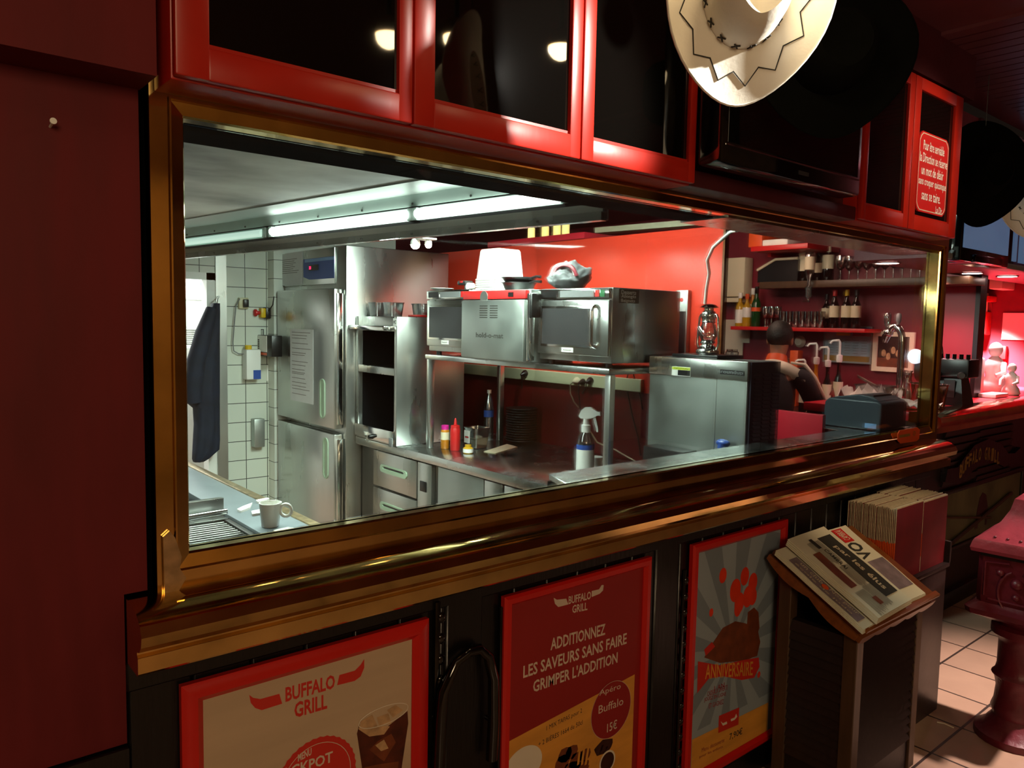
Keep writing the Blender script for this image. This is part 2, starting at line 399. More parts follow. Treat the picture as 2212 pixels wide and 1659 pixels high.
# brass frame of the opening
win = bpy.data.objects.new('window_1', None); COL.objects.link(win); win.location = (.417, 0, 1.17); win['kind'] = 'structure'
win['label'] = 'long brass framed pass-through window onto the kitchen'
XO, XI, X2I, X2O, ZT, ZTO, ZB, ZBO = .417, .484, 4.020, 4.092, 2.099, 2.165, 1.247, 1.172
PRO = [(0, .0), (0, .024), (.02, .028), (.50, .028), (.53, .034), (.58, .034), (.61, .026), (.95, .020), (1, .014), (1, -.02)]
def stile(x_out, x_in, flip):
    rs = []
    for zo, zi in ((ZBO, ZB), (ZTO, ZT)):
        rs.append([(x_out+(x_in-x_out)*w, -d, zo+(zi-zo)*w) for w, d in PRO])
    return G().rings(rs, True, True, False)
def bar(z_out, z_in):
    rs = []
    for xo, xi in ((XO, XI), (X2O, X2I)):
        rs.append([(xo+(xi-xo)*w, -d, z_out+(z_in-z_out)*w) for w, d in PRO])
    return G().rings(rs, True, True, False)
obj('frame_stile', stile(XO, XI, 0), M['brass'], win, 0)
obj('frame_stile', stile(X2O, X2I, 1), M['brass'], win, 0)
obj('frame_header', bar(ZTO, ZT), M['brass'], win, 0)
obj('frame_sill', bar(ZBO, ZB), M['brass'], win, 0)
g = G().box(X2I, X2O, .02, .044, ZBO, ZTO); obj('frame_jamb', g, M['brass'], win)
g = G().box(XI-.002, X2I, .010, .026, ZB-.006, ZB); obj('frame_ledge', g, M['brass'], win)
obj('glass_pane', G().box(XI, X2I, .030, .036, ZB, ZT), M['glass'], win, 0)
# worn corner plate and corner stain
g = G().prism([(.417+.012, 1.176), (.455, 1.176), (.47, 1.20), (.458, 1.222), (.462, 1.245), (.45, 1.285), (.440, 1.30), (.428, 1.29)], 'y', -.037, -.03)
obj('worn_patch', g, M['brass_worn'], win)
# brass bullnose rail under the sill
RP = [(0, 1.178), (-.035, 1.178), (-.07, 1.176), (-.1, 1.168), (-.122, 1.153), (-.131, 1.134), (-.126, 1.114), (-.112, 1.101), (-.098, 1.097), (-.098, 1.092), (-.103, 1.086), (-.103, 1.056), (-.098, 1.051), (0, 1.051)]
g = G().prism(RP, 'x', .362, 4.085)
o = struct('trim_rail', g, M['brass'], 25, label='polished brass bullnose rail along the sill')

# ---------------- kitchen shell
YB = 3.95
xd = pt(475, 716, y=YB).x
g = G().box(xd+.02, 3.30, YB, YB+.1, 0, 2.75); g.box(-.9, xd+.02, YB, YB+.1, pt(430, 588, y=YB).z, 2.75); g.box(-.9, .6, YB, YB+.1, 0, 2.75)
struct('wall_kitchen_back', g, M['wall_tile'], 0)
zt = pt(430, 588, y=YB).z
g = G().box(xd-.03, xd+.045, YB-.015, YB+.12, 0, zt+.45)
struct('door_1', g, M['steel'], label='brushed steel door jamb of the scullery doorway')
g = G().box(xd-.09, xd-.03, YB-.004, YB+.1, 0, zt); g.box(.6, xd-.03, YB-.004, YB+.1, zt-.05, zt)
struct('trim_doorway', g, M['white_gloss'])
y0, y1 = pt(592, 716, x=2.28).y, pt(556, 716, x=2.28).y
struct('wall_pillar', G().box(2.28, 3.3, y0, y1, 0, 2.75), M['wall_tile_y'], 0)
struct('wall_kitchen_left', G().box(-1.0, -.9, .2, 5.6, 0, 2.75), M['wall_tile_y'], 0)
g = G().box(-.9, 3.3, 5.5, 5.6, 0, 2.75); struct('wall_scullery', g, M['white'])
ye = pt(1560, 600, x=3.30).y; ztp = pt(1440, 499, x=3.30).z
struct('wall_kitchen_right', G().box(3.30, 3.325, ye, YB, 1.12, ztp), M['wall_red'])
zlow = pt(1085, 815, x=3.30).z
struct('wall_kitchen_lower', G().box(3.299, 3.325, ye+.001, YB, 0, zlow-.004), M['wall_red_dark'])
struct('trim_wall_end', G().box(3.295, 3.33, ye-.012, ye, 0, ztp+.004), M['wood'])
# ---------------- bar shell
XB = 6.0
yA = pt(2106, 700, x=XB).y
struct('wall_bar', G().box(XB, XB+.1, yA, 5.5, 0, 2.75), M['bar_wall'])
struct('trim_corner', G().box(XB-.02, XB+.1, yA-.03, yA, 0, 2.75), M['black'])
struct('wall_bar_end', G().box(7.6, 7.7, -.9, 3.0, 0, 2.75), M['bar_wall'])
struct('wall_passage', G().box(3.0, 6.0, 5.2, 5.3, 0, 2.75), M['burgundy_dark'])
# canopy above the bar counter
g = G().box(4.4, 8.9, .2, .60, 2.11, 2.19); g.box(4.4, 8.9, .2, .28, 2.19, 2.95)
struct('wall_canopy', g, M['bar_wall'], label='dark red canopy above the bar counter')
g = G().box(4.4, 8.9, .10, .205, 2.10, 2.135, .008); struct('trim_canopy', g, M['mid_grey'])
g = G()
for i in range(14): g.box(4.35+i*.32, 4.35+i*.32+.05, .185, .2, 2.15, 2.95)
struct('trim_canopy_battens', g, M['burgundy_dark'])
# ================================================================== dining side
def crop(ox, oy, s): return lambda x, y: (ox+x/s, oy+y/s)
def textfit(g, s, L, R, h, bold=0., up=(0, 0, 1), lh=1.):
    """lettering of cap height h that runs from L to R (both at mid height)"""
    L, R = Vector(L), Vector(R); vs, fs = textmesh(s, 'CENTER', bold, lh)
    x0 = min(v[0] for v in vs); x1 = max(v[0] for v in vs); y0 = min(v[1] for v in vs); y1 = max(v[1] for v in vs)
    ux = (R-L)/(x1-x0); uv = Vector(up)*(h/(y1-y0)); o = (L+R)/2-ux*(x0+x1)/2-uv*(y0+y1)/2
    return g.text(s, 1., o, ux, uv, 1., 'CENTER', bold, lh)

# ---------------- red wall cabinets above the opening
YC = -.15
def cx(px, py, y=YC): return pt(px, py, y=y).x
ZC0, ZC1 = 2.136, 2.80
def door(root, x0, x1, zt, wl, wr, name='door'):
    zb0, zb1 = ZC0+.004, ZC0+.062
    g = G(); g.box(x0+.002, x0+wl, YC, YC+.022, zb0, zt, .004); g.box(x1-wr, x1-.002, YC, YC+.022, zb0, zt, .004)
    g.box(x0+wl-.003, x1-wr+.003, YC, YC+.022, zb0, zb1, .004); g.box(x0+wl-.003, x1-wr+.003, YC, YC+.022, zt-.05, zt, .004)
    g.box(x0+wl-.012, x1-wr+.012, YC+.008, YC+.02, zb0+.02, zb1+.008)
    d = obj(name, g, M['cabinet_red'], root)
    obj('glass_pane', G().box(x0+wl-.002, x1-wr+.002, YC+.012, YC+.017, zb1-.004, zt-.046), M['dark_glass'], d, 0)
    return d
x0, x1, x2, x3 = cx(377, 166), cx(893, 270), cx(1255, 348), cx(1502, 400)
wl = cx(445, 105)-cx(377, 92)
lc = thing('wall_cabinet', 'long red wall cabinet with three dark glass doors above the kitchen opening', 'cabinet', (x0, -.08, ZC0))
g = G().box(x0, x3, YC+.022, -.002, ZC0, ZC1, .003); obj('cabinet_body', g, M['cabinet_red'], lc)
door(lc, x0, x1, ZC1, .062, .036); door(lc, x1, x2, ZC1, .056, .04); door(lc, x2, x3, ZC1, .046, .034)
# recessed bay for the television; shade behind the hats is in its darker red
xr0, xr1 = cx(1862, 440), cx(2083, 215)
bay = obj('wall_shelf', G().box(x3+.002, xr0-.002, -.075, -.002, ZC0, ZC1).box(x3+.002, xr0-.002, -.13, -.07, ZC0, ZC0+.05, .004).box(x3+.01, x3+.05, -.10, -.07, ZC0+.05, ZC1), M['burgundy_dark'])
origin(bay, ((x3+xr0)/2, -.07, ZC0)); tag(bay, 'red recessed shelf panel, darkened for shade, behind the hanging television', 'shelf')
rc = thing('wall_cabinet', 'narrow red wall cabinet with two slim dark glass doors beside the television', 'cabinet', (xr0, -.08, ZC0))
obj('cabinet_body', G().box(xr0, xr1, YC+.022, -.002, ZC0, 2.765, .003), M['cabinet_red'], rc)
xm = cx(1962, 480)
door(rc, xr0, xm, 2.765, .035, .05); door(rc, xm, xr1, 2.765, .06, .08)
# red notice sign in the right door
c = crop(1960, 270, 7.9)
def sp(x, y, l=0): return pt(*c(x, y), y=YC-.002-l)
sg = thing('sign', 'small red sign with white lines of writing in the slim cabinet door', 'sign', sp(400, 1500))
X0, X1 = sp(165, 800).x+.004, sp(690, 800).x-.002; Z1, Z0 = sp(220, 75).z, sp(160, 1460).z
def notch(x0, x1, z0, z1, r): return [(x0+r, z0), (x1-r, z0), (x1-r*.4, z0+r*.4), (x1, z0+r), (x1, z1-r), (x1-r*.4, z1-r*.4), (x1-r, z1), (x0+r, z1), (x0+r*.4, z1-r*.4), (x0, z1-r), (x0, z0+r), (x0+r*.4, z0+r*.4)]
obj('sign_board', G().prism(notch(X0, X1, Z0, Z1, .03), 'y', YC-.002, YC+.006), M['red'], sg)
g = G(); po = notch(X0+.006, X1-.006, Z0+.006, Z1-.006, .03); pi = notch(X0+.01, X1-.01, Z0+.01, Z1-.01, .029)
for i in range(len(po)):
    j = (i+1) % len(po); g.face([(po[i][0], YC-.0026, po[i][1]), (po[j][0], YC-.0026, po[j][1]), (pi[j][0], YC-.0026, pi[j][1]), (pi[i][0], YC-.0026, pi[i][1])])
obj('sign_border', g, M['p_text'], sg)
g = G(); dx = X1-X0; dz = Z1-Z0
for k, (s, a, b) in enumerate([('Pour être serviable', .14, .84), ('la Direction se réserve', .05, .97), ('un mot de désir', .12, .86), ('sans croquer quiconque', .05, .97), ('sans se taire.', .17, .80)]):
    zz = Z1-dz*(.165+.155*k); textfit(g, s, (X0+dx*a, YC-.0028, zz), (X0+dx*b, YC-.0028, zz), .04, .01)
textfit(g, 'La Dir.', (X0+dx*.66, YC-.0028, Z0+dz*.07), (X0+dx*.9, YC-.0028, Z0+dz*.07), .03, .01)
obj('lettering', g, M['white'], sg, 0)

# ---------------- television
YT = -.25
TX0, TX1 = pt(1558, 348, y=YT).x, pt(1858, 425, y=YT).x; TZ0, TZ1 = 2.186, 2.68
tv = thing('television', 'black flat television hanging between the red cabinets behind the hats', 'television', ((TX0+TX1)/2, -.2, TZ0))
obj('casing', G().box(TX0, TX1, YT, -.165, TZ0, TZ1, .012), M['black_gloss'], tv)
obj('back_cover', G().box(TX0+.03, TX1-.06, -.166, -.125, TZ0+.05, TZ1-.03, .02), M['dark_grey'], tv)
obj('wall_mount', G().box((TX0+TX1)/2-.15, (TX0+TX1)/2+.15, -.13, -.077, 2.3, 2.6), M['black'], tv)
obj('screen', G().box(TX0+.03, TX1-.03, YT-.0025, YT+.004, TZ0+.062, TZ1-.035), M['dark_glass'], tv, 0)
obj('bezel_strip', G().box(TX0+.02, TX1-.02, YT-.004, YT, TZ0+.052, TZ0+.056), M['steel_bright'], tv)
g = G().box((TX0+TX1)/2, (TX0+TX1)/2+.06, YT-.002, YT, TZ0+.022, TZ0+.034); obj('badge', g, M['dark_grey'], tv)

# ---------------- hats
def frame_from(zax, yhint):
    z = Vector(zax).normalized(); y = Vector(yhint); y = (y-z*y.dot(z)).normalized(); x = y.cross(z)
    return Matrix((x, y, z)).transposed()
def hat(label, centre, zax, yhint, a, b, m, stitched, cordm):
    R = frame_from(zax, yhint); e = R.to_euler()
    t = thing('cowboy_hat', label, 'hat', centre, e)
    n = 48; ca, cb = a*.5, b*.5
    def brim(s, th):                    # s 0 at the crown, 1 at the edge
        ra, rb = ca+(a-ca)*s, cb+(b-cb)*s
        x, y = ra*math.cos(th), rb*math.sin(th)
        tp = 1-.22*s*max(0, math.sin(th))**3           # the front runs to a blunt tip
        return Vector((x*tp, y, .055*s**2*abs(math.cos(th))**2.2-.018*s*abs(math.sin(th))))
    g = G(); S = [0, .25, .5, .75, .92, 1]
    top = [[brim(s, 2*PI*i/n)+Vector((0, 0, .004)) for i in range(n)] for s in S]
    bot = [[brim(s, 2*PI*i/n) for i in range(n)] for s in S[::-1]]
    g.rings(top+bot+[top[0]], False, False); obj('brim', g, m, t, 60, world=False)
    g = G(); rs = []
    for z, k in ((0, 1), (.03, .97), (.07, .90), (.10, .80), (.118, .62), (.112, .35), (.105, .08)):
        ring = []
        for i in range(n):
            th = 2*PI*i/n; pinch = 1-.18*(z/.118)*max(0, math.sin(th))**2
            ring.append((ca*k*pinch*math.cos(th), cb*k*math.sin(th), z*(1+.1*abs(math.cos(th)) if k > .4 else .86)))
        rs.append(ring)
    g.rings(rs, False, True); obj('crown', g, m, t, 60, world=False)
    g = G().tube([brim(1, 2*PI*i/n)+Vector((0, 0, .002)) for i in range(n)], .0032, 6, True); obj('brim_edge', g, m, t, 60, world=False)
    if stitched:
        g = G(); zz = []
        for i in range(26):
            th = 2*PI*i/26; zz.append(brim(.66 if i % 2 else .40, th)+Vector((0, 0, .006)))
        g.tube(zz, .0016, 5, True)
        for i in range(16):
            th = 2*PI*(i+.5)/16; k = .985
            for sgn in (-1, 1):
                p0 = Vector((ca*k*math.cos(th-.07)*1.01, cb*k*math.sin(th-.07)*1.01, .018-.010*sgn)); p1 = Vector((ca*k*math.cos(th+.07)*1.01, cb*k*math.sin(th+.07)*1.01, .018+.010*sgn))
                g.tube([p0, p1], .0018, 5)
        obj('stitching', g, M['ink'], t, 0, world=False)
    top_pt = Matrix.LocRotScale(Vector(centre), e, None) @ Vector((0, -b*.9, .002))
    g = G().cyl(top_pt, (top_pt.x, top_pt.y, 2.99), .0015, n=6); obj('cord', g, cordm, t)
    return t
hc = pt(1606, -12, y=-.60); d = (-.60, -.79, -.10)
hat('off-white cowboy hat with black zigzag stitching hanging before the cabinets', hc, d, (0.05, 0.02, -1), .176, .222, M['hat_white'], True, M['black'])
bc = pt(1788, 118, y=-.40)
hat('big black felt cowboy hat hanging behind the white stitched hat', bc, (-.62, -.77, .02), (.15, -.1, -1), .235, .235, M['black_felt'], False, M['black'])
hat('black cowboy hat hanging over the bar at the far right', pt(2122, 375, y=-.08), (-.6, -.78, 0), (0, 0, -1), .22, .26, M['black_felt'], False, M['black'])
hat('off-white cowboy hat hanging over the bar at the far right edge', pt(2240, 425, y=-.16), (-.8, -.55, 0), (0, 0, -1), .2, .22, M['hat_white'], True, M['black'])

# ---------------- ceiling lamps of the dining side
for k, (p, la) in enumerate(zip(LAMPS, ('first warm globe lamp hanging before the red cabinets', 'second warm globe lamp hanging before the red cabinets', 'third warm globe lamp, nearest the hats'))):
    t = thing('pendant_lamp', la, 'lamp', (p[0], p[1], 2.985), group='globe lamps before the cabinets')
    obj('rod', G().cyl((p[0], p[1], p[2]+.05), (p[0], p[1], 2.985), .008), M['black'], t)
    obj('lamp_cap', G().lathe([(.03, .05), (.045, .02), (.045, .0)], (p[0], p[1], p[2]), 20), M['brass'], t)
    obj('bulb', G().ball(p, .042), M['bulb'], t)

# ---------------- posters under the sill
def poster(label, x0, x1, z0, z1, bw, sheet):
    t = thing('poster_frame', label, 'poster', ((x0+x1)/2, -.02, z0))
    Yf, Yb = -.046, -.0255
    prof = [(0, Yb), (0, Yf+.006), (bw*.25, Yf), (bw*.7, Yf), (bw, Yf+.012), (bw, Yb)]
    def side(a, b, n0, n1):
        rs = []
        for p, nn in ((a, n0), (b, n1)):
            rs.append([(p[0]+nn[0]*w, yy, p[1]+nn[1]*w) for w, yy in prof])
        return G().rings(rs)
    k = [(x0, z0, 1, 1), (x1, z0, -1, 1), (x1, z1, -1, -1), (x0, z1, 1, -1)]
    for i in range(4):
        a, b = k[i], k[(i+1) % 4]
        obj('frame_bar', side(a[:2], b[:2], a[2:], b[2:]), M['frame_red'], t, 30)
    obj('sheet', G().box(x0+bw*.6, x1-bw*.6, -.031, -.0255, z0+bw*.6, z1-bw*.6), M[sheet], t, 0)
    return t
PY = -.0312
def poly(g, pts, c, l): return g.face([pt(*c(*p), y=PY-l*.0003) for p in pts])
def ellip(g, cxy, rx, rz, l, n=40, sc=0):
    o = Vector(cxy); g.face([(o.x+rx*(1+(sc if i % 2 else 0))*math.cos(2*PI*i/n), PY-l*.0003, o.z+rz*(1+(sc if i % 2 else 0))*math.sin(2*PI*i/n)) for i in range(n)])
def tl(g, s, L, R, h, c, l, bold=.02): textfit(g, s, pt(*c(*L), y=PY-l*.0003), pt(*c(*R), y=PY-l*.0003), h, bold)

PZ0, PZ1 = .112, .981
p1 = poster('cream poster with red horn logo and a glass of cola, leftmost under the sill', .456, 1.048, PZ0, PZ1, .044, 'p_cream')
c = crop(260, 1300, 3.16)
g = G(); poly(g, [(880, 635), (905, 655), (955, 664), (1085, 628), (1105, 695), (965, 740), (920, 725), (890, 690)], c, 1)
poly(g, [(1495, 500), (1600, 470), (1640, 430), (1665, 390), (1665, 450), (1640, 510), (1600, 540), (1480, 570)], c, 1)
tl(g, 'BUFFALO', (1127, 635), (1465, 542), .034, c, 1, .03); tl(g, 'GRILL', (1188, 742), (1412, 678), .036, c, 1, .03)
oc = pt(*c(1340, 1215), y=PY); ellip(g, oc, .098, .098, 1, 72, .025)
obj('logo_print', g, M['p_logo'], p1, 0)
g = G()
for i in range(40):
    a, b = 2*PI*i/40, 2*PI*(i+1)/40
    g.face([(oc.x+r*math.cos(q), PY-.0007, oc.z+r*math.sin(q)) for r, q in ((.086, a), (.086, b), (.0845, b), (.0845, a))])
tl(g, 'MENU', (1212, 1068), (1305, 1020), .017, c, 2, .03); textfit(g, 'JACKPOT', pt(*c(1070, 1205), y=PY-.0007), pt(*c(1450, 1065), y=PY-.0007), .034, .02)
obj('stamp_print', g, M['p_text'], p1, 0)
g = G(); poly(g, [(1630, 840), (1615, 900), (1645, 1100), (1700, 1500), (1880, 1440), (1925, 1100), (1965, 830), (1960, 745), (1800, 870)], c, 1); obj('cola_print', g, M['cola'], p1, 0)
g = G(); poly(g, [(1700, 1010), (1760, 950), (1850, 900), (1880, 960), (1830, 1040), (1800, 1090), (1760, 1060)], c, 1.5); poly(g, [(1665, 1130), (1760, 1110), (1900, 1090), (1880, 1300), (1700, 1320)], c, 1.5); obj('amber_print', g, M['p_brown'], p1, 0)
g = G()
poly(g, [(1625, 870), (1700, 920), (1800, 905), (1840, 850), (1700, 850), (1640, 830)], c, 2)
for q in ([(1635, 820), (1720, 770), (1755, 850), (1660, 860)], [(1750, 790), (1830, 760), (1850, 830), (1770, 850)], [(1820, 740), (1880, 705), (1930, 740), (1860, 790)], [(1740, 980), (1800, 940), (1830, 1000), (1780, 1020)]): poly(g, q, c, 3)
obj('ice_print', g, M['ice'], p1, 0)
g = G()
rim = [(1795+168*math.cos(a)+0, 778+62*math.sin(a)-60*math.cos(a)) for a in [2*PI*i/30 for i in range(30)]]
pts3 = [pt(*c(*p), y=PY-.0015) for p in rim]; g.tube(pts3, .0011, 4, True); obj('rim_print', g, M['p_white'], p1, 0)

p2 = poster('red poster headed with white slogan lettering, middle one under the sill', 1.291, 1.90, PZ0, PZ1, .031, 'p_red')
c = crop(900, 1180, 3.464)
for q in ([(1025, 385), (1050, 400), (1120, 392), (1135, 435), (1060, 455), (1035, 430)], [(1310, 335), (1365, 322), (1385, 290), (1400, 290), (1395, 330), (1370, 355), (1310, 380)]): g = G(); poly(g, q, c, 1); obj('logo_horn', g, M['p_text'], p2, 0)
g = G()
tl(g, 'BUFFALO', (1137, 405), (1305, 365), .024, c, 1); tl(g, 'GRILL', (1165, 472), (1278, 448), .024, c, 1)
tl(g, 'ADDITIONNEZ', (1003, 735), (1412, 620), .036, c, 1); tl(g, 'LES SAVEURS SANS FAIRE', (798, 942), (1572, 688), .036, c, 1); tl(g, "GRIMPER L'ADDITION", (872, 1050), (1504, 830), .036, c, 1)
obj('lettering', g, M['p_text'], p2, 0)
g = G(); a1 = pt(*c(680, 1465), y=PY-.0003); a2 = pt(*c(1632, 958), y=PY-.0003); a2.x = min(a2.x, 1.90-.031); a1.x = max(a1.x, 1.291+.031)
g.face([a1, a2, (a2.x, a2.y, PZ0+.03), (a1.x, a1.y, PZ0+.03)]); obj('food_background', g, M['p_orange'], p2, 0)
g = G(); oc = pt(*c(1455, 1222), y=PY); ellip(g, oc, .0905, .0905, 3, 48); obj('bubble_print', g, M['p_red'], p2, 0)
g = G(); tl(g, 'Apéro', (1368, 1105), (1527, 1050), .024, c, 4, .0); tl(g, 'Buffalo', (1362, 1225), (1547, 1155), .026, c, 4, .0); tl(g, '15€', (1425, 1360), (1500, 1328), .03, c, 4, .01)
for i in range(48):
    a, b = 2*PI*i/48, 2*PI*(i+1)/48
    g.face([(oc.x+r*math.cos(q), PY-.0013, oc.z+r*math.sin(q)) for r, q in ((.0905, a), (.0905, b), (.0893, b), (.0893, a))])
obj('bubble_lettering', g, M['p_text'], p2, 0)
g = G(); tl(g, '1 MIX TAPAS pour 2', (972, 1368), (1238, 1232), .018, c, 2, 0.); tl(g, '+ 2 BIÈRES 1664 de 50cl', (912, 1478), (1242, 1310), .018, c, 2, 0.); obj('small_lettering', g, M['ink'], p2, 0)
g = G(); ellip(g, pt(*c(800, 1640), y=PY), .07, .055, 2); obj('bowl_print', g, M['p_white'], p2, 0)
g = G()
for q, r in (((1110, 1560), .028), ((1160, 1540), .026), ((1090, 1620), .03), ((1200, 1600), .032), ((1260, 1560), .024), ((1150, 1680), .034), ((1240, 1660), .03)): ellip(g, pt(*c(*q), y=PY), r, r*.8, 2, 9, .12)
obj('wings_print', g, M['p_brown'], p2, 0)
g = G()
for k in range(7):
    b0 = pt(*c(1200+28*k, 1640), y=PY-.0009); b1 = pt(*c(1215+34*k, 1470+10*abs(k-3)), y=PY-.0009); g.face([b0, b0+Vector((.009, 0, 0)), b1+Vector((.009, 0, 0)), b1])
obj('fries_print', g, M['p_orange'], p2, 0)
g = G(); ellip(g, pt(*c(1425, 1610), y=PY), .036, .036, 4); obj('dip_cup_print', g, M['p_white'], p2, 0)
g = G(); ellip(g, pt(*c(1425, 1610), y=PY), .03, .03, 5); ellip(g, pt(*c(1400, 1500), y=PY), .04, .022, 3, 11, .15); obj('dip_print', g, M['p_dark'], p2, 0)

p3 = poster('grey-blue birthday poster with orange balloons, nearest the newspaper stand', 2.114, 2.709, PZ0, PZ1, .036, 'p_bluegrey')
c = crop(1420, 1100, 2.967)
oc = pt(*c(480, 900), y=PY); g = G()
X0, X1, Z0, Z1 = 2.135, 2.688, .30, .955
for k in range(14):
    a, b = 2*PI*k/14, 2*PI*(k+.5)/14
    def edge(q):
        dx, dz = math.cos(q), math.sin(q); t = min(((X1-oc.x)/dx if dx > 1e-6 else (X0-oc.x)/dx if dx < -1e-6 else 9), ((Z1-oc.z)/dz if dz > 1e-6 else (Z0-oc.z)/dz if dz < -1e-6 else 9))
        return (oc.x+dx*t, PY-.0003, oc.z+dz*t)
    g.face([(oc.x, PY-.0003, oc.z), edge(a), edge(b)])
obj('rays_print', g, M['p_ray'], p3, 0)
for (x, y), r in (((420, 425), .026), ((500, 520), .04), ((560, 430), .032), ((612, 470), .034), ((580, 560), .038), ((525, 600), .036), ((612, 560), .03), ((515, 640), .026), ((345, 662), .014), ((650, 1060), .012)):
    g = G(); ellip(g, pt(*c(x, y), y=PY), r*.85, r*1.08, 1+.5*rnd.random(), 24); obj('balloon_print', g, M['p_balloon'], p3, 0)
g = G(); poly(g, [(300, 950), (360, 850), (420, 760), (500, 718), (560, 730), (640, 760), (660, 850), (640, 940), (560, 970), (400, 985)], c, 2); poly(g, [(575, 740), (580, 660), (620, 630), (648, 660), (655, 760), (640, 800), (590, 790)], c, 2.5); obj('cake_print', g, M['p_brown'], p3, 0)
g = G(); poly(g, [(260, 975), (400, 1000), (560, 965), (650, 950), (655, 1010), (620, 1080), (540, 1095), (420, 1070), (330, 1085), (255, 1180)], c, 3)
poly(g, [(395, 1325), (525, 1270), (520, 1380), (390, 1435)], c, 3); poly(g, [(300, 900), (350, 850), (370, 880), (310, 940)], c, 3); obj('ribbon_print', g, M['p_logo'], p3, 0)
g = G(); tl(g, 'ANNIVERSAIRE', (308, 1042), (612, 1020), .055, c, 4, .01); obj('ribbon_lettering', g, M['p_orange'], p3, 0)
g = G()
for k, (a, b) in enumerate((((365, 1150), (430, 1125)), ((320, 1185), (450, 1140)), ((300, 1225), (440, 1185)), ((330, 1262), (425, 1232)))):
    tl(g, ('1 AN', 'CADEAUX OFFERTS', 'JOUEZ EN LIGNE', 'ET GAGNEZ')[k], a, b, .018, c, 2, .01)
obj('red_lettering', g, M['p_maroon'], p3, 0); g = G(); tl(g, 'Menu découverte', (285, 1545), (430, 1478), .016, c, 4, 0); tl(g, 'pour les enfants', (270, 1590), (420, 1522), .014, c, 4, 0)
obj('small_lettering', g, M['p_maroon'], p3, 0)
g = G(); a1, a2 = pt(*c(222, 1478), y=PY-.0006), pt(*c(712, 1238), y=PY-.0006); a1.x = max(a1.x, 2.136); a2.x = min(a2.x, 2.687); g.face([a1, a2, (a2.x, a2.y, .14), (a1.x, a1.y, .14)]); obj('footer_print', g, M['p_orange'], p3, 0)
g = G(); tl(g, '7,90€', (462, 1462), (545, 1422), .03, c, 4, .01); obj('price_lettering', g, M['ink'], p3, 0)
g = G(); poly(g, [(405, 1358), (420, 1372), (445, 1360), (448, 1375), (420, 1388)], c, 4); poly(g, [(470, 1345), (495, 1335), (505, 1310), (512, 1330), (495, 1350), (472, 1360)], c, 4); obj('card_logo', g, M['p_white'], p3, 0)

# ---------------- small fittings on the black wall
yh = -.05
hp = [pt(*p, y=yh) for p in ((948, 1655), (952, 1560), (957, 1495), (985, 1430), (1012, 1408), (1035, 1402), (1055, 1418), (1066, 1465), (1066, 1560), (1062, 1640))]
hs = thing('horseshoe_handle', 'black iron horseshoe handle between the cream and red posters', 'handle', hp[0])
obj('horseshoe', G().tube(hp, [.016, .016, .015, .014, .014, .014, .014, .015, .016, .016], 10), M['black_gloss'], hs, 60)
for k in (1, 5, 8): obj('stud', G().cyl(hp[k], hp[k]+Vector((0, .035, 0)), .006), M['black_gloss'], hs)
for k, (px, py, la) in enumerate(((945, 1300, 'black scalloped hinge strip right of the cream poster'), (1085, 1310, 'black scalloped hinge strip left of the red poster'), (1478, 1230, 'black scalloped hinge strip left of the birthday poster'))):
    q = pt(px, py, y=-.03); g = G().box(q.x-.008, q.x+.008, -.034, -.0255, .15, q.z, .002)
    z = .2
    while z < q.z: g.ball((q.x+.012, -.032, z), .012, 10, 6, (1, .5, 1.2)); z += .055
    o = obj('hinge_strip', g, M['black_gloss']); origin(o, (q.x, -.03, .15)); tag(o, la, 'hinge')
nz = pt(115, 262, y=-.05); g = G().cyl((nz.x, -.02, nz.z-.004), (nz.x, nz.y, nz.z), .0022).cyl((nz.x, nz.y-.002, nz.z+.0005), (nz.x, nz.y+.001, nz.z), .0055)
o = obj('nail', g, M['white']); origin(o, (nz.x, -.02, nz.z)); tag(o, 'white headed nail sticking out of the burgundy wall', 'nail')
# sticker on the sill
a = [pt(px, py, y=-.034) for px, py in ((1938, 938), (1942, 930), (1980, 923), (1986, 928), (1984, 948), (1978, 953), (1944, 958), (1938, 952))]
st = thing('sticker', 'red and gold plaque sticker on the brass sill at the right', 'sticker', a[0])
obj('plaque', G().hexa(a, [p+Vector((0, -.003, 0)) for p in a]), M['orange'], st, 0)
g = G(); g.face([pt(px, py, y=-.0375) for px, py in ((1943, 940), (1966, 936), (1966, 942), (1943, 946))]); o2 = pt(1975, 936, y=-.038)
for i in range(12): g.face([(o2.x+r*math.cos(q), o2.y, o2.z+r*math.sin(q)) for r, q in ((.012, 2*PI*i/12), (.012, 2*PI*(i+1)/12), (.008, 2*PI*(i+1)/12), (.008, 2*PI*i/12))])
obj('print', g, M['gold'], st, 0)

